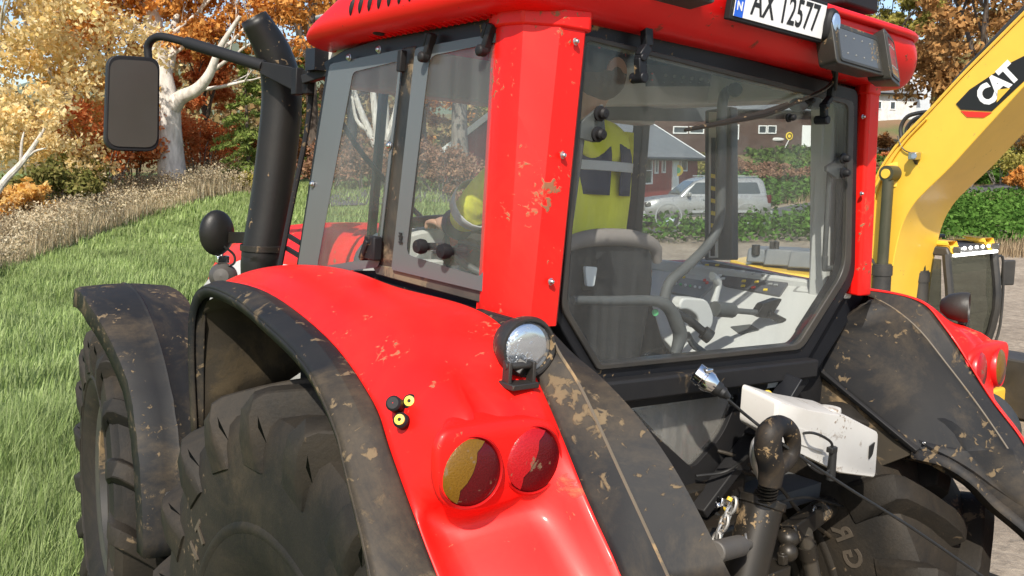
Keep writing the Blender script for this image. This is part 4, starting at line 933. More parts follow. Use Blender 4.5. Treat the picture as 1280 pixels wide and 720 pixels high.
m = MB(); m.tube([A2(1042, 558, -.30), A2(1038, 600, -.30)], [.011, .014], 12); m.box(A2(1040, 562, -.30), (.03, .02, .016)); m.build('inline_plug', 'cable', T, bevel=.002)
# white tank
tk = [(972, 500), (1012, 512), (1060, 520), (1100, 541), (1096, 598), (1050, 592), (1000, 568), (968, 548)]
tf = roundpoly(apx(tk, 1, -.26), .016, 4)
m = MB(); ct = sum(tf, V())/len(tf); m.loft([[ct+(p-ct)*.96 for p in tf], [p+V((0, .008, 0)) for p in tf], [p+V((0, .12, .02)) for p in tf], [ct+(p-ct)*.95+V((0, .13, .02)) for p in tf]], closed=True, caps=True); tank = m.build('washer_tank', 'white_tank', T, bevel=.008, seg=3)
m = MB(); m.lathe([(.034, 0), (.036, .006), (.034, .016), (.02, .019), (.001, .019)], A2(1036, 517, -.20)+V((0, .0, .004)), (0, 0, 1), 24); m.build('tank_cap', 'white_tank', tank)
m = MB(); m.prism([p+V((0, -.004, 0)) for p in roundpoly(apx([(985, 530), (1028, 545), (1028, 566), (990, 552)], 1, -.26), .008, 3)], (0, .01, 0)); m.build('tank_panel', 'white_tank', tank, bevel=.003)
m = MB(); m.prism(apx([(1088, 558), (1094, 553), (1091, 568), (1087, 574)], 1, -.266), (0, .004, 0)); m.build('tank_vent', 'ink', tank)
# hook-shaped handle of the top link
m = MB(); hk = [A2(962, 606, -.34), A2(964, 585, -.34), A2(960, 562, -.34), A2(962, 542, -.34), A2(973, 532, -.34), A2(986, 537, -.34), A2(991, 552, -.34), A2(988, 570, -.34), A2(977, 582, -.34), A2(968, 588, -.34)]
m.tube(hk, [.030, .034, .036, .034, .028, .024, .022, .022, .022, .02], 14, sm=6); m.build('link_hook', 'hook_black', T)
m = MB(); m.tube([A2(957, 540, -.27), A2(946, 555, -.27), A2(944, 575, -.27), A2(950, 598, -.27)], [.012, .016, .014, .008], 10, sm=5, flat=.6); m.build('hook_latch', 'steel_dull', T)
m = MB(); m.tube([A2(962, 600, -.28), A2(958, 625, -.27)], .026, 16)
for k in range(5): m.tube([A2(961-k*.8, 606+k*4, -.28), A2(961-k*.8, 608+k*4, -.28)], .0285, 16)
m.build('link_thread', 'metal_dark', T)
# lift cylinder
a_, b_ = A2(955, 622, -.25), A2(925, 745, -.27)
m = MB(); m.cyl(a_, b_, .058, n=30); d_ = (b_-a_).normalized(); m.lathe([(.059, 0), (.064, .004), (.064, .022), (.059, .026)], a_, d_, 30); cyl_ = m.build('lift_cylinder', 'metal_dark', T)
m = MB(); m.lathe([(.030, -.016), (.030, 0), (.058, .002)], a_, d_, 24); m.build('cylinder_cap', 'metal_dark', cyl_)
# pin with ring, left lower
m = MB(); m.cyl(A2(893, 690, -.35), A2(925, 682, -.30), .028, n=20); m.cyl(A2(925, 682, -.30), A2(936, 680, -.28), .014, n=12); m.build('link_pin', 'pin_grey', T, bevel=.004)
def ringt(c, r, n, rt=.003, mt='steel_dull'):
    n = V(n).normalized(); u = n.orthogonal().normalized(); w_ = n.cross(u); m = MB(); m.tube([c+(u*math.cos(a)+w_*math.sin(a))*r for a in [2*PI*k/24 for k in range(25)]], rt, 6, caps=False); return m.build('linch_pin_ring', mt, T)
ringt(A2(933, 677, -.30), .020, (.6, -.8, .2))
# chain links and turnbuckle
m = MB()
for k in range(6):
    c = A2(915-k*5.0, 632+k*11, -.22+.0*k); q = k % 2; u, w_ = (V((.35, 0, .9)).normalized(), V((1, 0, -.3)).normalized()) if q else (V((.35, 0, .9)).normalized(), V((0, 1, 0)))
    m.tube([c+u*math.cos(a)*.024+w_*math.sin(a)*.012 for a in [2*PI*j/16 for j in range(17)]], .0045, 6, caps=False)
m.build('chain', 'steel_dull', T)
m = MB(); m.box(A2(905, 628, -.2), (.05, .02, .022), (0, 20, 0)); m.cyl(A2(895, 632, -.2), A2(925, 622, -.2), .008, n=10); m.cyl(A2(918, 622, -.21), A2(920, 640, -.21), .012, n=8); m.build('shackle', 'chrome', T, bevel=.003)
m = MB(); m.cyl(A2(911, 626, -.22), A2(913, 622, -.22), .008, n=10); m.build('grease_nipple', 'yellow_cable', T)
# arm to the right with ball end and vertical rod
m = MB(); m.bar(A2(985, 668, -.15), A2(1035, 632, -.05), .06, .055, up=(0, -1, .2)); m.cyl(A2(1025, 640, -.10), A2(1045, 628, .02), .035, n=20); m.ell(A2(985, 672, -.18), (.035, .035, .03)); m.build('lift_arm', 'metal_dark', T, bevel=.006)
ringt(A2(1018, 640, -.11), .018, (.3, -1, .1))
m = MB(); m.cyl(A2(1005, 665, -.15), A2(1020, 740, -.15), .026, n=20); m.build('lift_rod', 'rod_steel', T)
m = MB(); m.cyl(A2(1008, 680, -.15), A2(1011, 696, -.15), .031, n=20); m.build('rod_collar', 'metal_dark', T)
m = MB(); m.ell(A2(985, 690, -.2), (.03, .03, .03)); m.cyl(A2(978, 690, -.2), A2(978, 720, -.2), .01, n=10); m.cyl(A2(978, 692, -.2), A2(978, 704, -.2), .018, n=6); m.build('hydraulic_fitting', 'metal_dark', T, bevel=.003)
m = MB(); m.box(A2(950, 713, -.16), (.14, .12, .04)); m.build('mounting_plate', 'metal_dark', T, bevel=.003)
cabl([A2(880, 720, -.1), A2(900, 660, -.05), A2(890, 640, .0), A2(870, 650, .05)], .009)
cabl([A2(1030, 730, .0), A2(1040, 690, .02), A2(1020, 655, .05), A2(985, 650, .06)], .009)
cabl([A2(860, 700, .0), A2(885, 668, .02), A2(895, 650, .05), A2(915, 640, .08)], .008)
m = MB(); m.prism(apx([(868, 625), (1080, 600), (1060, 760), (880, 780)], 1, .14), (0, .04, 0)); m.build('rear_housing', 'black_muddy', T)


# hoses, couplings and brackets around the linkage
random.seed(8)
for (x0, y0, x1, y1, x2, y2, r_, yy) in ((868, 600, 905, 625, 895, 720, .010, .06), (882, 596, 925, 612, 935, 700, .008, .03), (900, 590, 960, 600, 990, 660, .009, .05), (1000, 600, 1040, 630, 1050, 730, .011, .04), (945, 590, 1000, 640, 1075, 700, .007, -.05), (870, 640, 880, 690, 905, 740, .013, -.02), (1012, 650, 1045, 670, 1060, 740, .012, .02), (880, 565, 930, 575, 975, 610, .006, .0)):
    m = MB(); m.tube([A2(x0, y0, yy+.06), A2((x0+x1)/2+random.uniform(-8, 8), (y0+y1)/2-6, yy+.02), A2(x1, y1, yy-.02), A2((x1+x2)/2+random.uniform(-8, 8), (y1+y2)/2, yy), A2(x2, y2, yy+.03)], r_, 8, sm=6); h_ = m.build('hydraulic_hose', 'hose_dirty', T)
    p = A2(x0, y0, yy+.06); q_ = (A2((x0+x1)/2, (y0+y1)/2-6, yy+.02)-p).normalized(); m = MB(); m.cyl(p-q_*.02, p+q_*.03, r_*1.5, n=6); m.build('hose_fitting', 'steel_dull', h_)
m = MB(); m.prism(apx([(868, 610), (905, 600), (915, 640), (880, 660)], 1, .05), (0, .02, 0)); m.build('valve_bracket', 'metal_dark', T, bevel=.004)
for k in range(3):
    p = A2(882+k*14, 625+k*4, .02); m = MB(); m.lathe([(.018, .0), (.020, -.01), (.020, -.03), (.012, -.035), (.001, -.035)], p, (0, 1, 0), 16); cpl = m.build('hydraulic_coupler', 'metal_dark', T); m = MB(); m.lathe([(.013, -.0355), (.013, -.039), (.001, -.040)], p, (0, 1, 0), 14); m.build('coupler_cap', ('red_btn', 'yellow_cable', 'blue')[k], cpl)


# ================================================================== TERRAIN
def sm(t): t = max(0., min(1., t)); return t*t*(3-2*t)
def pwl(x, pts):
    if x <= pts[0][0]: return pts[0][1]
    for (a, b), (c, d) in zip(pts[:-1], pts[1:]):
        if x <= c: return b+(d-b)*sm((x-a)/(c-a)) if False else b+(d-b)*(x-a)/(c-a)
    return pts[-1][1]
ZR = [(0, -2.6), (8, -2.85), (12, -3.0), (18, -2.8), (26, -2.45), (31, -2.25), (41, -2.05), (50, -1.5), (57, -.6), (66, .8), (80, 4.1), (110, 7), (160, 12), (400, 26)]
ZL = [(0, -2.45), (14, -2.35), (20, -2.0), (24, -1.55), (28, -1.05), (31, -.85), (40, -.55), (60, 0), (80, .8), (110, 2), (160, 6), (400, 22)]
TCW = TMAT @ V((0, 1.2, 0))
def plane_z(X, Y): return TO.z-.2*TZ.z-(TZ.x*(X-TO.x)+TZ.y*(Y-TO.y))/TZ.z
def gz(X, Y):
    q = X/max(4., Y); t = sm((q+.10)/.16)
    zf = CAM.z+pwl(Y, ZL)*(1-t)+pwl(Y, ZR)*t
    zf += .06*math.sin(X*.7+1)*math.sin(Y*.55)*(1 if Y > 12 else .3)
    d = math.hypot(X-TCW.x, Y-TCW.y); w = sm((d-3.5)/6)
    return plane_z(X, Y)*(1-w)+zf*w
def axis(a, b, near, s0, s1):
    v = [near]; x = near
    while x < b: x += s0+(x-near)*s1; v.append(x)
    x = near
    while x > a: x -= s0+(near-x)*s1; v.insert(0, x)
    return v
xs = axis(-230, 230, 0, .5, .035); ys = axis(-60, 420, 6, .5, .03)
m = MB(); nx = len(xs)
m.v = [(x, y, gz(x, y)) for y in ys for x in xs]; m.f = [(j*nx+i, j*nx+i+1, (j+1)*nx+i+1, (j+1)*nx+i) for j in range(len(ys)-1) for i in range(nx-1)]; m.m = [0]*len(m.f)
t = NT('field'); p = t.n('ShaderNodeBsdfPrincipled'); co = t.coord('Object'); sx3 = t.n('ShaderNodeSeparateXYZ'); t.l(co, sx3.inputs[0])
q = t.math('SUBTRACT', sx3.outputs[0], t.math('MULTIPLY', sx3.outputs[1], .055))
q = t.math('ADD', q, t.math('MULTIPLY', t.math('SUBTRACT', t.noise(.5, 4, .6, co), .5), 1.6))
msk = t.ramp(q, -.25, .25)
gr = t.mix(t.ramp(t.noise(.55, 6, .65, co), .35, .65), (.14, .21, .05), (.22, .29, .08)); gr = t.mix(t.ramp(t.noise(14, 4, .6, co), .35, .7), gr, (.09, .13, .03))
di = t.mix(t.ramp(t.noise(.9, 7, .7, co), .35, .65), (.24, .19, .14), (.42, .345, .26)); di = t.mix(t.ramp(t.noise(9, 6, .7, co), .45, .7), di, (.18, .145, .105))
far = t.ramp(sx3.outputs[1], 43, 46); gr2 = t.mix(t.ramp(t.noise(.3, 5, .6, co), .35, .65), (.12, .13, .04), (.20, .12, .06))
c = t.mix(msk, gr, di); c = t.mix(far, c, gr2); t.l(c, p.inputs['Base Color']); p.inputs['Roughness'].default_value = .95
t.l(t.bump(t.noise(6, 8, .75, co), .8, .08), p.inputs['Normal']); M['field'] = t.out(p.outputs[0])
struct(m.build('ground', 'field', recalc=False, ang=180))
# asphalt path crossing behind the crops
M['asphalt'] = surf('asphalt', (.085, .085, .088), .9, var=.25, varscale=3, bump=.4, bumpscale=30)
pp = catmull([(-6, 28, 0), (1, 30.2, 0), (7.5, 32.2, 0), (14.6, 40.5, 0), (27, 49.5, 0), (45, 56, 0)], 10)
rr = []
for i, p in enumerate(pp):
    d = (pp[min(i+1, len(pp)-1)]-pp[max(i-1, 0)]).normalized(); n = V((-d.y, d.x, 0)); w_ = 1.7
    rr.append([V((p.x+n.x*s_*w_, p.y+n.y*s_*w_, gz(p.x+n.x*s_*w_, p.y+n.y*s_*w_)+.03)) for s_ in (-1, -.5, 0, .5, 1)])
m = MB(); m.loft(rr); struct(m.build('path', 'asphalt', recalc=False))
# far hills
M['hillside'] = surf('far_hillside', (.11, .13, .085), .95, var=.3, varscale=.03)
def hill(cx, cy, rx, ry, h, sd_):
    m = MB(); n = 40; rows = []
    for i in range(n+1):
        r = []
        for j in range(n+1):
            u, v = i/n*2-1, j/n*2-1; d = u*u+v*v; z = h*max(0, 1-d)**1.2*(1+.25*mnoise.noise(V((u*2.1+sd_, v*2.1, sd_)))); r.append(V((cx+u*rx, cy+v*ry, CAM.z+3+z-6*min(1, d))))
        rows.append(r)
    m.loft(rows); struct(m.build('hill', 'hillside', recalc=False, ang=180))
hill(-150, 480, 190, 130, 62, 1); hill(60, 560, 260, 160, 55, 5); hill(330, 520, 200, 150, 60, 9)

# ================================================================== VEGETATION
def leafmat(name, cols, trans=.35, rough=.7):
    t = NT(name); g = t.n('ShaderNodeNewGeometry'); cr = t.n('ShaderNodeValToRGB'); t.l(g.outputs['Random Per Island'], cr.inputs[0])
    el = cr.color_ramp.elements; el[0].color = (*cols[0], 1); el[1].color = (*cols[-1], 1); el[1].position = 1
    for i, c in enumerate(cols[1:-1]): e = el.new((i+1)/(len(cols)-1)); e.color = (*c, 1)
    co = t.coord('Object'); nz = t.ramp(t.noise(.8, 4, .6, co), .3, .7, .62, 1.25)
    mul = t.n('ShaderNodeMix', data_type='RGBA', blend_type='MULTIPLY'); mul.inputs[0].default_value = 1; t.l(cr.outputs[0], mul.inputs[6])
    cb = t.n('ShaderNodeCombineColor'); [t.l(nz, cb.inputs[i]) for i in range(3)]; t.l(cb.outputs[0], mul.inputs[7])
    d = t.n('ShaderNodeBsdfDiffuse'); tr = t.n('ShaderNodeBsdfTranslucent'); t.l(mul.outputs[2], d.inputs[0]); t.l(mul.outputs[2], tr.inputs[0])
    ms = t.n('ShaderNodeMixShader'); ms.inputs[0].default_value = trans; t.l(d.outputs[0], ms.inputs[1]); t.l(tr.outputs[0], ms.inputs[2])
    return t.out(ms.outputs[0])
def bark(name, c, c2, sc_=6):
    t = NT(name); p = t.n('ShaderNodeBsdfPrincipled'); co = t.coord('Object', (1, 1, .25)); n1 = t.noise(sc_, 8, .7, co)
    t.l(t.mix(t.ramp(n1, .38, .62), c2, c), p.inputs['Base Color']); p.inputs['Roughness'].default_value = .9; t.l(t.bump(n1, .7, .03), p.inputs['Normal']); return t.out(p.outputs[0])
LM = {
 'gold': leafmat('leaf_gold', [(.62, .34, .07), (.86, .56, .18), (.90, .68, .33), (.82, .50, .14)], .5),
 'cream': leafmat('leaf_cream', [(.74, .50, .17), (.90, .70, .36), (.93, .78, .48), (.84, .62, .26)], .5),
 'orange': leafmat('leaf_orange', [(.48, .18, .04), (.74, .33, .08), (.80, .45, .15), (.62, .25, .05)], .42),
 'red': leafmat('leaf_red', [(.56, .14, .04), (.82, .29, .10), (.88, .42, .18), (.68, .19, .06)], .45),
 'rust': leafmat('leaf_rust', [(.16, .065, .025), (.34, .15, .055), (.46, .24, .09), (.22, .09, .03)]),
 'browntree': leafmat('leaf_brown', [(.20, .10, .04), (.42, .22, .08), (.55, .32, .13), (.28, .14, .05)]),
 'dusty': leafmat('leaf_dusty', [(.22, .11, .07), (.36, .19, .12), (.42, .26, .17), (.25, .14, .07)]),
 'green': leafmat('leaf_green', [(.05, .09, .02), (.10, .16, .035), (.13, .19, .05), (.07, .12, .03)], .25),
 'spruce': leafmat('needles', [(.12, .18, .04), (.26, .34, .09), (.36, .42, .13), (.17, .24, .05)], .4),
 'yellowgreen': leafmat('leaf_yellowgreen', [(.22, .20, .04), (.40, .34, .08), (.48, .42, .14), (.28, .27, .06)]),
 'olive': leafmat('leaf_olive', [(.10, .11, .03), (.20, .20, .06), (.28, .24, .09), (.13, .14, .04)]),
 'crop': leafmat('leaf_crop', [(.045, .10, .02), (.08, .17, .03), (.13, .24, .05), (.06, .13, .025)], .25),
 'grass': leafmat('grass_blades', [(.17, .24, .07), (.29, .38, .14), (.40, .47, .22), (.22, .30, .09)], .35),
 'dry': leafmat('dry_stalks', [(.42, .33, .20), (.58, .48, .31), (.66, .58, .42), (.34, .24, .13)], .3),
 'drybrown': leafmat('dry_brown_stalks', [(.24, .17, .10), (.36, .27, .17), (.44, .35, .22), (.20, .14, .09)], .3)}
BK = {'white': bark('bark_pale', (.66, .62, .57), (.40, .37, .33)), 'birch': bark('bark_birch', (.66, .62, .56), (.35, .31, .27), 9), 'dark': bark('bark_dark', (.13, .10, .08), (.05, .04, .03)), 'grey': bark('bark_grey', (.26, .23, .20), (.13, .11, .09))}
def quads(c, size, aspect=.75, flat=0., droop=None):
    """leaf quads: centres c (n,3), sizes (n,)"""
    n = len(c); a = rng.normal(size=(n, 3)); a[:, 2] *= (1-flat); a /= np.linalg.norm(a, axis=1)[:, None]
    b = rng.normal(size=(n, 3)); b[:, 2] *= (1-flat); b -= a*(a*b).sum(1)[:, None]; b /= np.linalg.norm(b, axis=1)[:, None]
    s = np.asarray(size)[:, None]*.5
    v = np.stack([c-a*s, c-b*s*aspect*.8+a*s*.1, c+a*s, c+b*s*aspect*.8+a*s*.1], 1)
    return v.reshape(-1, 3)
def npmesh(name, verts, mt, parent=None, k=4):
    n = len(verts)//k; me = bpy.data.meshes.new(name); me.vertices.add(len(verts)); me.vertices.foreach_set('co', verts.astype(np.float32).ravel())
    me.loops.add(n*k); me.loops.foreach_set('vertex_index', np.arange(n*k, dtype=np.int32)); me.polygons.add(n)
    me.polygons.foreach_set('loop_start', np.arange(0, n*k, k, dtype=np.int32)); me.update(calc_edges=True); me.materials.append(mt)
    o = bpy.data.objects.new(name, me); col.objects.link(o)
    if parent is not None: o.parent = parent
    return o
def foliage(blobs, dens, size, flat=0.):
    out = []
    for (c, r, n) in blobs:
        d = rng.normal(size=(n, 3)); d /= np.linalg.norm(d, axis=1)[:, None]; rad = rng.random(n)**.45
        # clumping inside the blob
        k = max(3, n//60); cc = rng.normal(size=(k, 3)); cc /= np.linalg.norm(cc, axis=1)[:, None]; cc *= (rng.random(k)**.4)[:, None]
        pick = rng.integers(0, k, n); pos = cc[pick]*.8+rng.normal(size=(n, 3))*.16+d*rad[:, None]*.22
        out.append(np.array(c)+pos*np.array(r))
    c = np.concatenate(out); return quads(c, size*(.6+.8*rng.random(len(c))), flat=flat)
def grow(m, p, d, r, L, depth, tips, spread=.6, up=.25, rnd=None):
    pts = [p]; rs = [r]; q = p.copy(); dd = d.copy(); n = 4
    for i in range(n):
        dd = (dd+V((random.uniform(-1, 1), random.uniform(-1, 1), random.uniform(-.6, 1)))*.13+V((0, 0, up*.15))).normalized(); q = q+dd*(L/n); pts.append(q.copy()); rs.append(r*(1-.45*(i+1)/n))
    m.tube(pts, rs, 8 if r > .05 else 5, caps=False)
    tips.append(q.copy())
    if depth <= 0: return
    for k in range(random.choice((2, 3, 3))):
        ax = V((random.uniform(-1, 1), random.uniform(-1, 1), random.uniform(-.2, .6))).normalized(); nd = (dd+ax*spread).normalized()
        s = pts[-1] if k < 2 else pts[2]; grow(m, s, nd, rs[-1]*.8 if k < 2 else rs[2]*.5, L*random.uniform(.62, .8), depth-1, tips, spread, up)
def tree(px, py, Y, h, label, leaf, bk='grey', r=None, crown=(.5, .95, .36), nleaf=7000, lsize=.2, lean=(0, 0), name='deciduous_tree', depth=3, cat='tree', group=None, seed=1, offs=(0, 0), cstart=.35, blobs=26, base=None):
    random.seed(seed); g = wp(px, py, Y); X, Yy = g.x, g.y; z0 = gz(X, Yy) if base is None else base
    e = empty(name, label, cat, (X, Yy, z0), 0, group); r = r or h*.022
    m = MB(); tips = []; top = V((lean[0], lean[1], h*cstart))
    pts = catmull([V((0, 0, -.2)), V((0, 0, .15)), top*.5+V((random.uniform(-.1, .1), 0, 0)), top], 4); rs = [r*(1.35 if i == 0 else 1.12-.45*i/len(pts)) for i in range(len(pts))]
    m.tube(pts, rs, 14, caps=False)
    for k in range(3 if depth else 0):
        a = 2*PI*k/3+random.uniform(-.5, .5); grow(m, top, V((math.cos(a)*.55, math.sin(a)*.55, 1)).normalized(), r*.55, h*.26, depth-1, tips)
    grow(m, top, V((lean[0]*.1, lean[1]*.1, 1)).normalized(), r*.65, h*.3, depth-1, tips)
    m.build('trunk', BK[bk], e, recalc=False, ang=180)
    cz0, cz1, cw = crown; bl = []
    T_ = tips[:]; random.shuffle(T_)
    for k in range(blobs):
        if k < len(T_) and k % 2 == 0: c = T_[k]
        else:
            a = random.uniform(0, 2*PI); q = random.random()**.5; zz = random.random(); wz = math.sin(PI*(.12+.82*zz))**.6
            c = V((math.cos(a)*q*h*cw*wz+lean[0]+offs[0], math.sin(a)*q*h*cw*wz+lean[1]+offs[1], h*(cz0+(cz1-cz0)*zz)))
        rr = h*random.uniform(.07, .13); bl.append((tuple(c), (rr*1.25, rr*1.25, rr*.8), max(20, nleaf//blobs)))
    v = foliage(bl, 1, lsize); npmesh('crown', v, LM[leaf], e); return e
def conifer(px, py, Y, h, label, seed=1, w_=.24):
    random.seed(seed); g = wp(px, py, Y); z0 = gz(g.x, g.y); e = empty('spruce_tree', label, 'tree', (g.x, g.y, z0), 0)
    m = MB(); m.tube([V((0, 0, -.2)), V((0, 0, h*.5)), V((0, 0, h))], [h*.018, h*.012, .01], 10); cs = []
    for k in range(int(h*9)):
        z = h*(.12+.86*random.random()); L = (h-z)*w_*random.uniform(.7, 1.15)+.15; a = random.uniform(0, 2*PI); d = V((math.cos(a), math.sin(a), -.25-.15*random.random()))
        p1 = V((0, 0, z)); p2 = p1+d*L; m.tube([p1, p2], [.015, .004], 4, caps=False)
        n = int(40+60*L); s = rng.random(n)**.7; c = np.array(p1)+s[:, None]*np.array(d*L)+rng.normal(size=(n, 3))*(.05+.10*L*(1-s))[:, None]*np.array([1, 1, .45]); cs.append(c)
    c = np.concatenate(cs); m.build('trunk', BK['dark'], e, recalc=False); v = quads(c, .16+.14*rng.random(len(c)), .35); npmesh('crown', v, LM['spruce'], e)
def bush(px, py, Y, w_, h, label, leaf, n=2200, ls=.14, name='shrub', group=None, seed=1, dz=0, stems='grey', cat='shrub', d_=None):
    random.seed(seed*7+3); g = wp(px, py, Y); z0 = gz(g.x, g.y)+dz; e = empty(name, label, cat, (g.x, g.y, z0), 0, group); bl = []; m = MB()
    for k in range(9):
        a = random.uniform(0, 2*PI); q = random.random()**.6; c = (math.cos(a)*q*w_*.42, math.sin(a)*q*(d_ or w_)*.35, h*(.28+.5*random.random()*(1-.4*q)))
        bl.append((c, (w_*.22, w_*.2, h*.26), n//9)); m.tube([V((c[0]*.2, c[1]*.2, -.1)), V((c[0]*.6, c[1]*.6, h*.35)), V(c)], [.03, .022, .008], 5, caps=False)
    m.build('stem', BK[stems], e, recalc=False); npmesh('foliage', foliage(bl, 1, ls), LM[leaf], e); return e

# --- left side: trees along the edge of the meadow
random.seed(3)
g = wp(215, 236, 30.); zb = gz(g.x, g.y); e = empty('bare_beech_tree', 'big pale-barked tree with a thick smooth trunk forking behind the wing mirror', 'tree', (g.x, g.y, zb))
def rel(px, py, Y): p = wp(px, py, Y); return V((p.x-g.x, p.y-g.y, p.z-zb))
m = MB(); tips = []
m.tube([V((0, 0, -.3))]+[rel(x, y, 30) for x, y in ((216, 235), (214, 200), (211, 165), (210, 130))], [.62, .50, .44, .42, .40], 16, sm=4, caps=False)
m.tube([rel(x, y, 30) for x, y in ((210, 134), (203, 95), (196, 55), (191, 20), (183, -30), (180, -90))], [.40, .33, .30, .26, .2, .12], 14, sm=4, caps=False)
m.tube([rel(x, y, 30-.2*i) for i, (x, y) in enumerate(((212, 138), (226, 122), (246, 112), (262, 92), (275, 60), (300, 20)))], [.33, .24, .2, .15, .1, .06], 12, sm=4, caps=False)
m.tube([rel(x, y, 30+.3*i) for i, (x, y) in enumerate(((205, 100), (214, 70), (216, 40), (226, 0), (232, -50)))], [.2, .17, .13, .10, .05], 10, sm=4, caps=False)
m.tube([rel(x, y, 30-.3*i) for i, (x, y) in enumerate(((197, 60), (180, 40), (150, 20), (110, 5)))], [.17, .12, .09, .04], 8, sm=4, caps=False)
for (x, y, dx, dz_) in ((262, 92, .9, .5), (275, 62, .9, .6), (246, 112, 1, .1), (226, 2, .5, 1), (216, 42, .8, .5), (191, 20, -.8, .7), (150, 20, -.8, .5), (185, -20, .4, 1), (196, 50, -.9, .4), (200, 78, .9, .7)):
    grow(m, rel(x, y, 30), V((dx, random.uniform(-.4, .4), dz_)).normalized(), .075, 1.7, 3, tips, .6)
m.build('trunk', BK['white'], e, recalc=False, ang=180)
bl = [(tuple(rel(x, y, 30+random.uniform(-2, 2))), (1.2, 1.3, .8), 800) for x, y in ((330, 20), (300, -10), (345, 60), (265, -20), (230, -40), (150, -30), (100, -10), (165, 5), (245, 10), (285, 30), (370, 0), (330, -50), (60, -30), (235, 45), (120, 40), (200, -60))]
npmesh('crown', foliage(bl, 1, .17), LM['orange'], e)
tree(-10, 270, 25, 10.5, 'cream-gold leafy tree filling the far left edge of the view', 'cream', 'birch', crown=(.12, 1., .40), nleaf=24000, lsize=.16, seed=4, r=.14, cstart=.25, blobs=70)
tree(95, 255, 31, 12, 'golden tree left of the wing mirror, behind the dry grass', 'gold', 'birch', crown=(.12, 1., .30), nleaf=24000, lsize=.17, seed=8, r=.16, cstart=.25, blobs=70)
tree(150, 250, 36, 11, 'deep orange tree right behind the wing mirror', 'orange', 'grey', crown=(.10, .9, .30), nleaf=18000, lsize=.19, seed=12, blobs=36)
tree(262, 235, 39, 7.2, 'rusty red tree between the pale trunk and the spruce', 'red', 'dark', crown=(.05, .8, .34), nleaf=11000, lsize=.19, seed=15, blobs=26)
tree(392, 225, 37, 13.5, 'tall brown-orange tree behind the exhaust pipe', 'browntree', 'dark', crown=(.45, 1., .34), nleaf=16000, lsize=.22, seed=19, blobs=36)
tree(440, 225, 46, 13, 'dark rust tree seen above the side window', 'rust', 'dark', crown=(.25, 1., .34), nleaf=8000, lsize=.24, seed=23, blobs=30)
conifer(312, 234, 31.5, 4.9, 'small green spruce just left of the exhaust pipe', 5, .30)
conifer(378, 230, 42, 6.5, 'dark spruce half hidden behind the exhaust pipe', 9, .26)
# white bare birch low at the left edge
g = wp(-8, 300, 21.); zb = gz(g.x, g.y); e = empty('leaning_birch', 'white leaning birch stem at the left edge, low behind the dry grass', 'tree', (g.x, g.y, zb)); m = MB(); tips = []
m.tube([rel(x, y, 21) for x, y in ((-30, 290), (0, 234), (26, 205), (44, 180), (56, 160))], [.10, .085, .07, .05, .03], 9, sm=4, caps=False)
m.tube([rel(x, y, 21) for x, y in ((26, 205), (42, 190), (58, 185))], [.05, .03, .015], 7, sm=3, caps=False); m.tube([rel(x, y, 21) for x, y in ((26, 205), (27, 180), (30, 165))], [.04, .03, .015], 7, sm=3, caps=False)
m.build('trunk', BK['birch'], e, recalc=False); npmesh('crown', foliage([(tuple(rel(x, y, 21)), (.6, .5, .35), 260) for x, y in ((60, 150), (20, 150), (-10, 180), (70, 178))], 1, .11), LM['cream'], e)
for i, (px, py, Y, w_, h, lf, lab) in enumerate((
 (58, 262, 24, 2.6, 1.9, 'olive', 'olive green bush low behind the white birch stem'), (130, 252, 29, 4.2, 3.6, 'red', 'red-orange bush under the wing mirror'), (12, 300, 22.5, 2.4, 1.5, 'gold', 'golden bush at the far left edge above the dry grass'),
 (168, 245, 33, 4.0, 4.2, 'red', 'rust-red bush left of the pale trunk'), (250, 238, 35, 3.6, 4.0, 'red', 'rust-red bush right of the pale trunk'), (90, 250, 27, 2.2, 1.8, 'yellowgreen', 'yellow-green bush below the golden tree'),
 (305, 246, 30, 1.4, .65, 'yellowgreen', 'low yellow bush left of the exhaust pipe, on the grass'), (345, 236, 36, 3, 2.2, 'rust', 'dark rust bush behind the exhaust pipe'))):
    bush(px, py, Y, w_, h, lab, lf, 4200, .15, seed=i+1)
# --- seen through the side windows
g = wp(478, 230, 31.); zb = gz(g.x, g.y); e = empty('forked_birch', 'white tree with a fan of forked stems, seen through the front side window', 'tree', (g.x, g.y, zb)); m = MB(); tips = []
m.tube([V((0, 0, -.2))]+[rel(x, y, 31) for x, y in ((477, 228), (476, 205), (474, 188))], [.3, .25, .22, .2], 12, sm=3, caps=False)
for pts, r0 in ((((475, 192), (462, 165), (446, 125), (438, 90)), .16), (((475, 192), (470, 150), (466, 110), (464, 70)), .17), (((475, 190), (482, 150), (480, 110), (484, 60)), .17), (((476, 190), (492, 150), (500, 110), (508, 70)), .14), (((462, 165), (446, 150), (440, 120)), .08)):
    P_ = [rel(x, y, 31) for x, y in pts]; m.tube(P_, [r0*(1-.2*i) for i in range(len(P_))], 9, sm=4, caps=False); tips.append(P_[-1]); grow(m, P_[-1], V((random.uniform(-.4, .4), 0, 1)), r0*.35, 1.5, 2, tips)
m.build('trunk', BK['birch'], e, recalc=False); npmesh('crown', foliage([(tuple(t_+V((0, 0, .8))), (.9, .9, .6), 260) for t_ in tips[:14]], 1, .17), LM['orange'], e)
tree(578, 240, 33, 10, 'thick dark-trunked oak seen through the door window, left of the red barn', 'orange', 'grey', crown=(.42, 1., .34), nleaf=8000, lsize=.2, seed=31, r=.36, cstart=.46, blobs=30)
tree(530, 215, 52, 9.5, 'orange tree further back behind the forked birch', 'orange', 'dark', crown=(.05, .62, .36), nleaf=6000, lsize=.26, seed=33, blobs=24)
tree(630, 215, 54, 13, 'yellow-green tree behind the barn gable', 'yellowgreen', 'dark', crown=(.15, 1., .32), nleaf=7000, lsize=.28, seed=37, blobs=28)
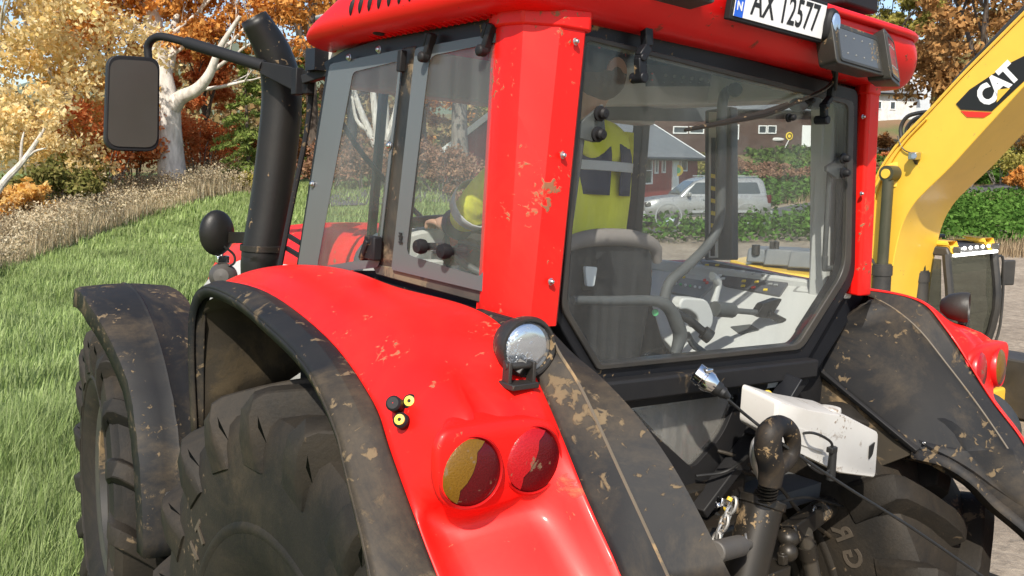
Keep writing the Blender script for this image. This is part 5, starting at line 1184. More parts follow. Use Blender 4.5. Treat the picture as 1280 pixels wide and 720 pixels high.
tree(425, 215, 56, 9.5, 'rust-coloured tree far behind the front side window', 'rust', 'dark', crown=(.05, .9, .34), nleaf=6000, lsize=.28, seed=39, blobs=26)
for i, (px, py, Y, w_, h, lf, lab) in enumerate((
 (410, 240, 31, 3.2, 2.1, 'dusty', 'dusty red hedge bush at the left edge of the front side window'), (455, 244, 30.5, 3.2, 2.2, 'dusty', 'dusty red hedge bush under the forked birch'), (505, 248, 30, 3.2, 2.1, 'dusty', 'dusty red hedge bush behind the door post'),
 (552, 252, 29.5, 3.2, 1.75, 'dusty', 'dusty red hedge bush in the middle of the door window'), (600, 256, 29, 3.2, 1.45, 'dusty', 'dusty red hedge bush in front of the barn gable'), (650, 258, 29, 3.2, 1.8, 'rust', 'rust-red hedge bush behind the red cab pillar'))):
    bush(px, py, Y, w_, h, lab, lf, 3000, .12, seed=i+21, group='hedge seen through the side windows')
# --- right side
tree(1222, 205, 56, 17, 'big rust-brown tree behind the excavator boom', 'browntree', 'dark', crown=(.20, .86, .33), nleaf=15000, lsize=.36, seed=41, blobs=54)
tree(1300, 205, 60, 16, 'golden brown tree at the right edge behind the boom', 'gold', 'dark', crown=(.22, .9, .34), nleaf=12000, lsize=.38, seed=43, blobs=40)
tree(1178, 205, 88, 17, 'rust tree beside the white house', 'browntree', 'dark', crown=(.42, .95, .24), nleaf=9000, lsize=.34, seed=45, blobs=34)
tree(1105, 205, 84, 13.5, 'yellow-green tree above the white house, beside the cab roof', 'yellowgreen', 'dark', crown=(.35, 1., .30), nleaf=9000, lsize=.4, seed=47, blobs=30)
tree(1010, 200, 88, 13, 'olive tree behind the brown farm building', 'olive', 'dark', crown=(.2, 1., .34), nleaf=6000, lsize=.4, seed=49, blobs=26)
for i, (px, py, Y, w_, h, lf, lab) in enumerate((
 (1205, 240, 51, 4.6, 3.6, 'yellowgreen', 'large yellow bush right under the excavator boom'), (1250, 240, 52, 4.2, 2.8, 'yellowgreen', 'large yellow bush to the right below the boom lettering'), (1235, 205, 60, 5, 3.2, 'yellowgreen', 'yellow bush high on the slope at the right'),
 (1278, 222, 49, 1.8, 1.5, 'orange', 'small orange bush at the right edge'), (1290, 205, 60, 5, 3.6, 'gold', 'golden bush at the right edge on the slope'), (1165, 238, 50, 3.2, 1.6, 'yellowgreen', 'yellow bush beside the bend of the boom'),
 (1105, 182, 63, 2.4, 2.2, 'rust', 'rust-coloured bush by the rail fence below the white house'), (1130, 190, 60, 3, 1.2, 'red', 'low red bush in front of the rail fence'), (1100, 205, 56, 3.4, 1.2, 'dusty', 'dusty bush between cab pillar and boom'),
 (872, 218, 52, 2.6, 2.5, 'yellowgreen', 'yellow bush at the right end of the red barn'), (905, 215, 54, 4, 1.6, 'dusty', 'orange-brown bush behind the grey off-roader'), (940, 218, 53, 4, 1.4, 'dusty', 'dusty orange bush right of the door post'),
 (975, 222, 52, 4, 1.2, 'dusty', 'dusty red bush above the second crop strip'), (1015, 222, 52, 4, 1.4, 'dusty', 'dusty red bush left of the cab corner post'), (1150, 222, 54, 4, 1.2, 'orange', 'orange bush behind the bend of the boom'))):
    bush(px, py, Y, w_, h, lab, lf, 2600, .17, seed=i+41)
# low foliage in bulk
def scatter(n, fx, size, mt, name, label, cat, flat=.3, hfun=None, aspect=.8):
    pts = []
    while len(pts) < n:
        r_ = fx()
        if r_ is None: continue
        X, Y = r_; pts.append((X, Y, gz(X, Y)+hfun(X, Y)))
    c = np.array(pts); o = npmesh(name, quads(c, size*(.6+.8*rng.random(len(c))), aspect, flat), mt); o['kind'] = 'stuff'; tag(o, label); return o
def pathdist(X, Y): return min(math.hypot(X-p.x, Y-p.y) for p in pp)
def crop1():
    Y = random.uniform(25.5, 47); X = random.uniform(2.5, 36)
    if X/Y < .07 or X/Y > .80 or Y < 26.3+.6*math.sin(X*.3): return None
    if pathdist(X, Y) < 2.0: return None
    # only the strip in front of the path
    if X > 7.5 and Y > 32.2+(X-7.5)*1.1-1.5: return None
    if X <= 7.5 and Y > 32.2+(X-7.5)*.3-1.6: return None
    row = (X*.25+Y)/.75; 
    if abs(row-round(row)) > .36: return None
    return X, Y
def rowh(X, Y):
    row = (X*.25+Y)/.75; f = 1-abs(row-round(row))*1.7; return random.random()**.6*(.92 if X/Y < .4 else .62)*f*(.75+.35*math.sin(X*1.3+Y*2.1)**2)
random.seed(5)
scatter(38000, crop1, .17, LM['crop'], 'crop_rows', 'green leafy root crop rows between the dirt yard and the path', 'crop', .45, rowh)
def crop2():
    Y = random.uniform(33, 57); X = random.uniform(9, 50)
    if X/Y < .2 or X/Y > .85: return None
    if pathdist(X, Y) < 2.2: return None
    if Y < 31.6+(X-7.5)*1.1+2 and Y < 58 and X < 24: return None
    if X >= 24 and Y < 49.5+(X-27)*.35+2: return None
    return X, Y
scatter(24000, crop2, .24, LM['crop'], 'crop_rows', 'second strip of green crop beyond the path', 'crop', .45, rowh)
def up1():
    Y = random.uniform(57, 66); X = random.uniform(17, 60)
    return (X, Y) if X/Y > .25 else None
scatter(9000, up1, .35, LM['green'], 'ground_cover', 'green ground cover on the slope below the brown building', 'plants', .3, lambda X, Y: random.random()*.7)
# meadow grass blades
def blades(n, fx, hmin, hmax, w_, mt, name, label, bend=.5, cat='grass'):
    P_ = []
    while len(P_) < n:
        q = fx()
        if q: P_.append((q[0], q[1], gz(q[0], q[1])-.01, q[2] if len(q) > 2 else 1.))
    P_ = np.array(P_); n = len(P_); base = P_[:, :3]; k = P_[:, 3]
    a = rng.random(n)*2*PI; h = (hmin+(hmax-hmin)*rng.random(n))*(.7+.5*rng.random(n))*k; dirv = np.stack([np.cos(a), np.sin(a), 0*a], 1); side = np.stack([-np.sin(a), np.cos(a), 0*a], 1)
    wd = w_*(.6+.8*rng.random(n))*np.sqrt(k); b = bend*(.3+rng.random(n)); up = np.array([0, 0, 1.]); wind = np.array([.25, .1, 0])
    lv = []
    for s in (0, .4, .75, 1.):
        c = base+up*(h*s*(1-.25*b*s))[:, None]+(dirv*.8+wind)*(h*b*s*s)[:, None]; ww = wd*(1-s)**.6*.5; lv.append((c-side*ww[:, None], c+side*ww[:, None]))
    quadsv = []
    for i in range(3):
        quadsv.append(np.stack([lv[i][0], lv[i][1], lv[i+1][1], lv[i+1][0]], 1))
    # share vertices so that each blade is one island
    vs = np.stack([lv[0][0], lv[0][1], lv[1][0], lv[1][1], lv[2][0], lv[2][1], lv[3][0]], 1).reshape(-1, 3)
    me = bpy.data.meshes.new(name); me.vertices.add(n*7); me.vertices.foreach_set('co', vs.astype(np.float32).ravel())
    o7 = np.arange(n)[:, None]*7; idx = np.concatenate([o7+np.array([0, 1, 3, 2]), o7+np.array([2, 3, 5, 4]), o7+np.array([4, 5, 6])], 1).astype(np.int32).ravel()
    me.loops.add(len(idx)); me.loops.foreach_set('vertex_index', idx); me.polygons.add(n*3); st = (np.arange(n)[:, None]*11+np.array([0, 4, 8])).astype(np.int32).ravel(); me.polygons.foreach_set('loop_start', st)
    me.update(calc_edges=True); me.materials.append(mt); o = bpy.data.objects.new(name, me); col.objects.link(o); o['kind'] = 'stuff'; tag(o, label); return o
def meadow(Y0, Y1, q0, q1, pw=1.):
    def f():
        Y = Y0+(Y1-Y0)*random.random()**pw; q = random.uniform(q0, q1); X = q*Y
        if random.random() > Y/Y1: return None
        l = TMAT.inverted() @ V((X, Y, gz(X, Y)))
        if abs(l.x) < .62 and -.3 < l.y < 3.2: return None
        if abs(abs(l.x)-.93) < .3 and (abs(l.y-2.52) < .45 or abs(l.y-WY) < .5): return None
        return X, Y, .8+.5*mnoise.noise(V((X*.9, Y*.9, 0)))
    return f
random.seed(11)
blades(52000, meadow(1.2, 7.5, -.95, -.12), .20, .44, .009, LM['grass'], 'grass', 'long lush meadow grass beside the front wheel', .55)
blades(60000, meadow(7.5, 20, -.8, -.12), .16, .30, .019, LM['grass'], 'grass', 'lush green meadow between the tractor and the dry grass', .5)
blades(26000, meadow(19, 34, -.5, .06), .14, .26, .04, LM['grass'], 'grass', 'distant meadow grass in front of the trees', .5)
def dryband(o0, o1):
    def f():
        px = random.uniform(-140, 350); s = (px)/330; Yb = 17.5+12.5*max(-.5, s)+random.uniform(o0, o1)
        X = (px-640)/1100*Yb; k = .75+.9*mnoise.noise(V((X*.6, Yb*.6, 2)));
        return X, Yb, max(.45, k)
    return f
blades(9000, dryband(0, 2.6), .42, .8, .022, LM['dry'], 'dry_grass', 'pale dry tall grass along the edge of the meadow', .35)
blades(12000, dryband(2.0, 5), .45, .85, .026, LM['drybrown'], 'dry_grass', 'brown dry weeds below the autumn trees', .35)
# feathery heads
def heads(n, fx, mt, label):
    c = []
    for i in range(n):
        X, Y, k = fx(); z = gz(X, Y)+.55*k+.15; m_ = 10; c.append(np.array([X, Y, z])+rng.normal(size=(m_, 3))*np.array([.045, .045, .13]))
    o = npmesh('dry_seed_heads', quads(np.concatenate(c), .05+.04*rng.random(n*10), .6), mt); o['kind'] = 'stuff'; tag(o, label)
heads(1800, dryband(0, 3), LM['dry'], 'cream feathery seed heads on the dry grass'); heads(1500, dryband(2.5, 6), LM['drybrown'], 'brown seed heads below the trees')
random.seed(77)
blades(9000, lambda: (lambda X, Y: (X, Y, 1.) if (X/Y > .5 and X/Y < .85) or (X/Y > .1 and X/Y < .36 and Y > 40) else None)(random.uniform(3, 28), random.choice((random.uniform(24, 26.5), random.uniform(24, 26.5), random.uniform(42, 46)))), .25, .5, .03, LM['drybrown'], 'dry_grass', 'dry grass strip along the edge of the crop', .4)
# distant wood behind everything
def wood():
    a = random.uniform(-.75, .8); Y = random.uniform(95, 135); return a*Y, Y
def woodh(X, Y):
    hh = (7+3*math.sin(X*.13)+2*math.sin(X*.31+1))*(1 if X < 30 else 1.1); return random.random()**.7*hh
scatter(30000, wood, 1.0, leafmat('leaf_far', [(.16, .10, .05), (.30, .19, .09), (.24, .22, .09), (.40, .27, .13)], .2), 'distant_wood', 'far-off autumn wood behind the farm', 'wood', .2, woodh)

# ================================================================== BUILDINGS
def cladding(name, c, freq=7., horiz=False, rough=.75):
    t = NT(name); p = t.n('ShaderNodeBsdfPrincipled'); co = t.coord('Object'); wv = t.n('ShaderNodeTexWave', wave_type='BANDS', bands_direction='Z' if horiz else 'X'); wv.inputs['Scale'].default_value = freq; wv.inputs['Distortion'].default_value = .05
    t.l(co, wv.inputs[0]); n1 = t.noise(3, 6, .6, co); cc = t.mix(t.ramp(n1, .3, .7), tuple(x*.8 for x in c), tuple(min(1, x*1.15) for x in c)); cc = t.mix(t.ramp(wv.outputs[1], 0, .12, .55, 0), cc, tuple(x*.45 for x in c))
    t.l(cc, p.inputs['Base Color']); p.inputs['Roughness'].default_value = rough; t.l(t.bump(wv.outputs[1], .6, .02), p.inputs['Normal']); return t.out(p.outputs[0])
M['barn_red'] = cladding('barn_red_boards', (.30, .045, .04)); M['barn_brown'] = cladding('brown_boards', (.10, .055, .042), 9); M['roof_grey'] = cladding('grey_roofing', (.16, .165, .17), 5, True); M['wall_white'] = cladding('white_boards', (.72, .72, .70), 6, True)
M['pane'] = surf('window_pane_far', (.05, .06, .07), .12); M['metal_wall'] = surf('pale_metal_wall', (.52, .55, .58), .45, var=.06)
def gable_house(name, label, A_, B_, W_, zg, ze, zr, wallm, roofm, trimm='white', wins=(), over=.35, cat='barn'):
    """A_,B_: ground corners of the front wall (xy); W_: depth vector; wins: (kind, s0, s1, z0, z1)"""
    A_ = V((*A_, 0)); B_ = V((*B_, 0)); W_ = V((*W_, 0)); L = B_-A_; o0 = A_; xd = L.normalized(); nd = -W_.normalized()
    e = empty(name, label, cat, (A_.x, A_.y, zg))
    def q(s, d, z): p = A_+L*s+W_*d-A_; return V((p.x, p.y, z-zg))
    def wall(a, b, gab=None):
        m = MB(); pts = [a, b]; pts += [b+V((0, 0, ze-zg))]+([gab] if gab is not None else [])+[a+V((0, 0, ze-zg))]; n = (b-a).cross(V((0, 0, 1))).normalized(); m.prism(pts, -n*.15); 
        o = m.build('wall', wallm, e); return o
    g0 = V((0, 0, 0)); fw = wall(q(0, 0, zg), q(1, 0, zg)); wall(q(1, 0, zg), q(1, 1, zg), q(1, .5, zr)); wall(q(1, 1, zg), q(0, 1, zg)); wall(q(0, 1, zg), q(0, 0, zg), q(0, .5, zr))
    s = over/L.length; d = over/W_.length; sl = (zr-ze)/.5; m = MB()
    for sg in (0, 1):
        dd = -d if sg == 0 else 1+d
        e1 = q(-s, dd, ze-d*sl); e2 = q(1+s, dd, ze-d*sl); r1, r2 = q(-s, .5, zr), q(1+s, .5, zr); m.prism([e1, e2, r2, r1], (0, 0, .12))
    rf = m.build('roof', roofm, e); m = MB()
    for ss in (-s-.02/L.length, 1+s+.02/L.length):
        for dd in (-d, 1+d): m.bar(q(ss, dd, ze-d*sl+.02), q(ss, .5, zr+.02), .05, .24)
    m.build('barge_board', trimm, rf); m = MB(); m.tube([q(-s, -d*1.25, ze-d*sl+.02), q(1+s, -d*1.25, ze-d*sl+.02)], .07, 8); m.build('gutter', 'ink' if trimm != 'ink' else trimm, rf)
    for kind, s0, s1, z0, z1, *ex in wins:
        nm = 'door' if kind == 'door' else 'window'; a, b = q(s0, 0, zg), q(s1, 0, zg); n = nd
        def r(u, z, dep): p = a.lerp(b, u)+n*dep; return V((p.x, p.y, z-zg))
        m = MB(); fw_ = .07; U = fw_/(b-a).length
        if kind == 'door': m.prism([r(0, z0, .0), r(1, z0, .0), r(1, z1, .0), r(0, z1, .0)], n*.06); m.build('door', 'white', e, bevel=.01); continue
        m.ring([r(0, z0, 0), r(1, z0, 0), r(1, z1, 0), r(0, z1, 0)], [r(U, z0+fw_, 0), r(1-U, z0+fw_, 0), r(1-U, z1-fw_, 0), r(U, z1-fw_, 0)], n*.07)
        nc = max(1, round((b-a).length/.65))
        for k in range(1, nc): m.bar(r(k/nc, z0+fw_, .03), r(k/nc, z1-fw_, .03), .05, .05)
        if z1-z0 > 1.1: m.bar(r(U, (z0+z1)/2, .03), r(1-U, (z0+z1)/2, .03), .04, .04)
        w_ = m.build('window', 'white', e); m = MB(); m.prism([r(U*.5, z0+.03, .005), r(1-U*.5, z0+.03, .005), r(1-U*.5, z1-.03, .005), r(U*.5, z1-.03, .005)], n*.015); m.build('pane', 'pane', w_)
    return e, q, nd
def zc(y, Y): return CAM.z+(205-y)/1090*Y
def sx_of(px, A_, B_):
    k = (px-640)/1090/1.0; ax_, ay = A_; bx, by = B_; return (k*ay-ax_)/((bx-ax_)-k*(by-ay))
A1, B1 = (2.96, 34.), (9.7, 46.)
W1 = (-5.9, 4.)
zb_ = gz(6, 38); wn = []
for kind, p0, p1, y0, y1 in (('w', 786, 795, 203, 225), ('w', 801, 813, 230, 196), ('w', 816, 820, 217, 199), ('w', 825, 829, 216, 199), ('door', 838, 846, 238, 197), ('w', 848, 856, 214, 197)):
    s0, s1 = sx_of(p0, A1, B1), sx_of(p1, A1, B1); ym = A1[1]+(B1[1]-A1[1])*(s0+s1)/2; z0, z1 = sorted((zc(y0, ym), zc(y1, ym))); wn.append((kind, s0, s1, z0, z1))
gable_house('red_barn', 'low red barn with a grey roof and white windows behind the driver', A1, B1, W1, zb_, zc(194, 40), zc(148, 48), 'barn_red', 'roof_grey', 'white', wn)
A2_, B2_ = (10., 63.), (27.2, 68.2)
wn = []
for kind, p0, p1, y0, y1 in (('w', 838, 856, 168, 159), ('w', 858, 876, 168, 159), ('w', 908, 919, 175, 157), ('w', 943, 953, 168, 158), ('w', 954, 965, 168, 158), ('door', 997, 1011, 184, 158), ('w', 1023, 1033, 175, 158)):
    s0, s1 = sx_of(p0, A2_, B2_), sx_of(p1, A2_, B2_); ym = A2_[1]+(B2_[1]-A2_[1])*(s0+s1)/2; z0, z1 = sorted((zc(y0, ym), zc(y1, ym))); wn.append((kind, s0, s1, z0, z1))
e2, q2, n2 = gable_house('brown_farm_building', 'long dark brown farm building with white windows up the slope', A2_, B2_, (-2.4, 8.), gz(20, 66)-.6, zc(138, 66), zc(105, 70), 'barn_brown', 'roof_grey', 'ink', wn, cat='building')
s_ = sx_of(981, A2_, B2_); ym = A2_[1]+(B2_[1]-A2_[1])*s_; P_ = q2(s_, 0, zc(171, ym))+n2*.05
m = MB(); m.lathe([(.30, 0), (.30, .04), (.22, .05), (.22, .04)], P_, n2, 24); m.lathe([(.001, .045), (.13, .045), (.13, .02)], P_, n2, 20); m.build('wall_emblem', M['yellow_btn'], e2)
s_ = sx_of(966, A2_, B2_); P_ = q2(s_, 0, zc(175, ym))+n2*.05; m = MB(); m.ell(P_, (.55, .06, .13)); m.build('wall_ornament', 'trim', e2)
s_ = sx_of(976, A2_, B2_); P_ = q2(s_, 0, zc(180, ym))+n2*.3; m = MB(); m.bar(P_+V((-.12, 0, -.3)), P_+V((.14, 0, .25)), .2, .03); tag(m.build('white_board', 'white'), 'small white board leaning on the brown building left of its door', 'board').matrix_world = Matrix.Translation(e2.location)
A3, B3 = (31., 78.), (36.4, 80.)
z0 = gz(33, 79)
wn = []
for p0, p1, y0, y1 in ((1087, 1093, 139, 129), (1103, 1110, 139, 129)):
    s0, s1 = sx_of(p0, A3, B3), sx_of(p1, A3, B3); wn.append(('w', s0, s1, zc(y0, 79), zc(y1, 79)))
e3, q3, n3 = gable_house('white_house', 'white house on the slope between cab roof and rust tree', A3, B3, (-2, 6), z0-.5, zc(118, 79), zc(98, 82), 'wall_white', 'roof_grey', 'white', wn, cat='house')
m = MB(); pA, pB = wp(1118, 205, 80), wp(1158, 205, 81); m.prism([V((pA.x, pA.y, z0-.5)), V((pB.x, pB.y, z0-.5)), V((pB.x, pB.y, zc(104, 81))), V(((pA.x+pB.x)/2, (pA.y+pB.y)/2, zc(88, 80.5))), V((pA.x, pA.y, zc(104, 80)))], (-1.5, 9, 0)); o = m.build('metal_shed', 'metal_wall'); tag(o, 'pale grey windowless metal shed joined to the right of the white house', 'shed')
# rail fence
e = empty('rail_fence', 'dark wooden rail fence below the white house', 'fence', (0, 0, 0)); P0, P1 = wp(1070, 205, 62), wp(1150, 205, 60)
for k in range(7):
    p = P0.lerp(P1, k/6); z = gz(p.x, p.y); m = MB(); m.box((p.x, p.y, z+.5), (.12, .12, 1.2)); m.build('post', BK['dark'], e)
for zz in (.5, .95):
    m = MB(); m.tube([V((P0.lerp(P1, k/6).x, P0.lerp(P1, k/6).y, gz(P0.lerp(P1, k/6).x, P0.lerp(P1, k/6).y)+zz)) for k in range(7)], .06, 6); m.build('rail', BK['dark'], e)
# round sign by the barn door
p = wp(847, 213, 43); e = empty('round_sign', 'round yellow-green sign on a post in front of the barn door', 'sign', (p.x, p.y, gz(p.x, p.y))); hz = p.z-e.location.z
m = MB(); m.cyl((0, .03, 0), (0, .03, hz), .03, n=8); m.build('post', 'white', e); m = MB(); m.lathe([(.001, .02), (.26, .02), (.28, 0), (.26, -.02), (.001, -.02)], (0, 0, hz), (0, 1, 0), 24); b = m.build('sign_plate', 'yellow_btn', e)
m = MB(); m.lathe([(.001, -.024), (.15, -.024), (.15, -.015)], (0, 0, hz), (0, 1, 0), 20); m.build('sign_centre', 'green_btn', b)

# ================================================================== OFF-ROAD CAR
M['carpaint'] = surf('silver_car_paint', (.33, .33, .325), .28, metal=.35, dust=.3, coat=.4); M['carglass'] = surf('car_glass', (.06, .07, .075), .08); M['car_tyre'] = surf('car_tyre', (.02, .02, .02), .7)
pc_ = wp(876, 262, 31.2); cx0, cy0 = pc_.x, pc_.y
car = empty('parked_car', 'silver off-road car with a spare wheel on its back, parked beside the red barn', 'car', (cx0, cy0, gz(cx0, cy0)), R(5))
def carsec(x, zs, ws): return [V((x, -w_, z)) for z, w_ in zip(zs, ws)]+[V((x, w_, z)) for z, w_ in reversed(list(zip(zs, ws)))]
Zb = [.42, .62, .85, 1.02, 1.08]
m = MB(); rows = []
for x, k, zt, zlow in ((-2.28, .80, .80, .48), (-2.22, .90, .93, .42), (-2.0, .97, 1.00, .40), (-1.6, 1, 1.06, .40), (-1.1, 1, 1.11, .40), (-.8, 1, 1.13, .40), (.4, 1, 1.14, .40), (1.6, 1, 1.15, .40), (2.05, .99, 1.14, .42), (2.2, .96, 1.10, .45), (2.25, .92, 1.0, .5)):
    zz = [zlow, zlow+.15, (zlow+zt)/2, zt-.12, zt]; wq = [.84*k, .91*k, .93*k, .90*k, .80*k]; rows.append(carsec(x, zz, wq))
m.loft(rows, closed=True, caps=True); body = m.build('body', 'carpaint', car, bevel=.02, ang=30)
m = MB(); rows = []
for x0, x1, z, w_ in ((-1.05, 2.12, 1.10, .84), (-.80, 2.08, 1.35, .80), (-.45, 2.0, 1.62, .74), (-.25, 1.92, 1.70, .68), (-.1, 1.85, 1.745, .55)):
    rows.append(roundpoly([V((x0, -w_, z)), V((x1, -w_, z)), V((x1, w_, z)), V((x0, w_, z))], .12, 4))
m.loft(rows, closed=True, caps=True); m.build('cabin', 'carpaint', car, ang=50)
for xa, xb, xc, xd in ((-.78, -.02, -.02, -.42), (.06, .86, .86, .06), (.94, 1.86, 1.74, .94)):
    for sg in (-1, 1): m = MB(); m.prism(roundpoly([V((xa, sg*.822, 1.19)), V((xb, sg*.822, 1.19)), V((xc, sg*.745, 1.58)), V((xd, sg*.745, 1.58))], .05, 3), (0, sg*.012, 0)); m.build('side_window', 'carglass', car)
m = MB(); m.prism([V((-.98, -.70, 1.17)), V((-.98, .70, 1.17)), V((-.46, .62, 1.60)), V((-.46, -.62, 1.60))], (-.02, 0, .02)); m.build('windscreen', 'carglass', car)
m = MB(); m.prism([V((2.11, -.65, 1.2)), V((2.11, .65, 1.2)), V((2.03, .6, 1.58)), V((2.03, -.6, 1.58))], (.02, 0, 0)); m.build('rear_glass', 'carglass', car)
for x in (-1.42, 1.38):
    for sg in (-1, 1):
        m = MB(); m.lathe([(.24, .11), (.36, .11), (.39, .08), (.39, -.08), (.36, -.11), (.24, -.11)], (x, sg*.80, .39), (0, 1, 0), 32, closed=True); wl = m.build('wheel', 'car_tyre', car); m = MB(); m.lathe([(.001, .06), (.08, .08), (.10, .03), (.2, .05), (.25, .10)], (x, sg*.80, .39), (0, sg, 0), 24); m.build('rim', 'steel', wl)
        m = MB(); m.lathe([(.43, -.1), (.47, -.1), (.47, .04), (.43, .04)], (x, sg*.90, .42), (0, sg, 0), 30); m.build('wheel_arch', 'trim_mid', car)
m = MB(); m.lathe([(.001, .14), (.28, .14), (.33, .10), (.34, 0), (.001, 0)], (2.24, .1, .92), (1, 0, 0), 28); m.build('spare_wheel_cover', 'trim_mid', car, ang=30)
for sg in (-1, 1):
    m = MB(); m.box((2.16, sg*.84, 1.0), (.16, .12, .30)); m.build('tail_light', 'lens_dark', car, bevel=.03); m = MB(); m.box((-2.12, sg*.74, .83), (.22, .3, .16)); m.build('headlight', 'lamp_face', car, bevel=.04)
    m = MB(); m.bar((-.15, sg*.62, 1.79), (1.8, sg*.62, 1.79), .04, .03); m.build('roof_rail', 'steel', car); m = MB(); m.box((-.72, sg*.97, 1.18), (.12, .20, .14)); m.build('side_mirror', 'carpaint', car, bevel=.03)
    m = MB(); m.box((.55, sg*.93, .58), (2.3, .03, .08)); m.build('side_strip', 'trim_mid', car)
    for x in (.02, .9): m = MB(); m.box((x, sg*.912, .95), (.012, .02, .5)); m.build('door_gap', 'ink', car)
    for x in (-.15, .75): m = MB(); m.box((x, sg*.935, 1.0), (.16, .03, .03)); m.build('door_handle', 'steel', car)
m = MB(); m.box((-2.26, 0, .5), (.12, 1.7, .2)); m.box((2.26, 0, .5), (.12, 1.7, .2)); m.build('bumper', 'trim_mid', car, bevel=.04)

# ================================================================== EXCAVATOR
M['cat_yellow'] = surf('excavator_yellow', (.80, .49, .055), .34, coat=.3, fleck=.04, mudscale=9, var=.04, seed=2)
M['ex_black'] = surf('excavator_black', (.02, .021, .022), .45, dust=.25); M['olive_rod'] = surf('olive_cylinder', (.055, .058, .035), .4, metal=.3, dust=.3)
M['ex_grey'] = surf('excavator_grey', (.13, .14, .15), .5, dust=.5, dustcol=(.25, .23, .2)); M['decal_red'] = surf('decal_red', (.75, .03, .02), .4); M['tintglass'] = glass('excavator_glass', .05, tint=(.42, .45, .42), dustcol=(.3, .28, .22), seed=3)
M['led_on'] = emis('led_strip_lit', (1, .97, .9), 5.)
ed = V((.55, -.835, 0)).normalized(); ep_ = V((.835, .55, 0)).normalized(); UP = V((0, 0, 1))
ex = empty('excavator', 'yellow crawler excavator with raised boom behind the tractor at the right', 'excavator', (4.6, 10.2, gz(4.6, 10.2)))
EO = ex.location.copy()
def onb(px, py, off=0., base=(4.05, 9.4)):
    """point on the upright plane of the boom's left face, moved off metres across"""
    b0 = V((*base, 0))+ep_*off; r_ = c2w(V((px-640, py-360, F))); s_ = (b0-CAM).dot(ep_)/r_.dot(ep_); return CAM+r_*s_-EO
top = [(1072, 420), (1076, 330), (1082, 270), (1092, 232), (1106, 205), (1128, 176), (1160, 143), (1200, 100), (1240, 60), (1300, 0), (1360, -60)]
bot = [(1106, 420), (1112, 360), (1118, 320), (1127, 283), (1140, 258), (1156, 240), (1185, 212), (1217, 177), (1249, 142), (1300, 86), (1372, 8)]
tp = catmull([onb(*p) for p in top], 4); bt = catmull([onb(*p) for p in bot], 4); TH = ep_*.78
m = MB(); m.loft([[a, b, b+TH, a+TH] for a, b in zip(tp, bt)], closed=True, caps=True); boom = m.build('boom', 'cat_yellow', ex, bevel=.008, ang=40)
m = MB(); m.tube([p+V((0, 0, .045))+ep_*.02 for p in tp[4:]], .014, 6); m.tube([p+V((0, 0, .02))-ep_*.012+ed*.01 for p in tp[4:]], .010, 6); m.build('grease_pipe', 'cat_yellow', boom)
m = MB(); m.tube([onb(x, y, .15) for x, y in ((1192, 104), (1215, 78), (1248, 45), (1290, 4), (1330, -40))], .022, 8, sm=3); m.tube([onb(x, y, .25) for x, y in ((1206, 92), (1240, 52), (1290, 0), (1330, -42))], .022, 8, sm=3); m.build('hydraulic_hose', 'ex_black', boom)
for pts in (((1128, 178), (1126, 160), (1134, 146), (1150, 141), (1162, 140)), ((1133, 174), (1134, 160), (1142, 150), (1156, 144), (1168, 136)), ((1140, 168), (1142, 158), (1150, 150), (1165, 142))):
    m = MB(); m.tube([onb(x, y, .12) for x, y in pts], .022, 8, sm=5); m.build('hydraulic_hose', 'ex_black', boom)
m = MB(); m.tube([onb(x, y, -.02) for x, y in ((1086, 315), (1092, 252), (1106, 215), (1130, 178), (1158, 148))], .012, 8, sm=4); m.build('grease_pipe', 'cat_yellow', boom)
dec = [onb(x, y, -.004) for x, y in ((1195, 130), (1212, 112), (1262, 79), (1296, 62), (1318, 62), (1290, 92), (1240, 139), (1201, 137))]
m = MB(); m.prism(dec, -ep_*.003); m.build('decal', 'ink', boom)
m = MB(); m.prism([onb(x, y, -.004) for x, y in ((1201, 138.6), (1240, 140.6), (1230, 147), (1209, 146.5))], -ep_*.003); m.build('decal_stripe', 'decal_red', boom)
bx = (onb(1262, 92)-onb(1232, 122)).normalized(); by = (bx.cross(-ep_)).normalized(); by = by if by.z > 0 else -by
cN = -ep_
lc = onb(1247, 107, -.008)
lx = (onb(1258, 94)-onb(1233, 118)).normalized(); lyv = cN.cross(lx).normalized(); lyv = lyv if lyv.z > 0 else -lyv
textobj('lettering', 'CAT', 'white', boom, frame4(lc, lx, lyv), .275, .80, .002, .014, .90)
m = MB(); m.prism([onb(x, y, -.013) for x, y in ((1246, 128), (1247.5, 112), (1263, 110))], -ep_*.002); m.build('triangle_mark', 'cat_yellow', boom)
# work camera on the boom, pin and cylinders
c = onb(1143, 195, -.05); m = MB(); m.box(c, (.09, .09, .075), (0, 0, 30)); cb_ = m.build('boom_camera', 'steel', boom, bevel=.008); m = MB(); m.cyl(c-ep_*.03+V((-.0, -.04, 0)), c-ep_*.05+V((0, -.055, 0)), .026, n=16); m.build('camera_glass', 'lampglass_blue', cb_); m = MB(); m.bar(c+V((0, 0, -.03)), c+ep_*.05+V((0, 0, -.08)), .03, .02); m.build('camera_bracket', 'ex_black', cb_)
m = MB(); m.tube([onb(x, y, -.02) for x, y in ((1141, 192), (1131, 188), (1125, 180), (1122, 170))], .007, 6, sm=4); m.build('camera_cable', 'ex_black', boom)
pc1 = onb(1111, 217, -.10); m = MB(); m.cyl(pc1-ep_*.05, pc1+ep_*.14, .085, n=22); m.build('cylinder_eye', 'olive_rod', boom); m = MB(); m.cyl(pc1-ep_*.065, pc1-ep_*.05, .05, n=18); m.cyl(onb(1119, 218, -.001), onb(1119, 218, -.012), .13, n=28); m.build('pin_boss', 'cat_yellow', boom)
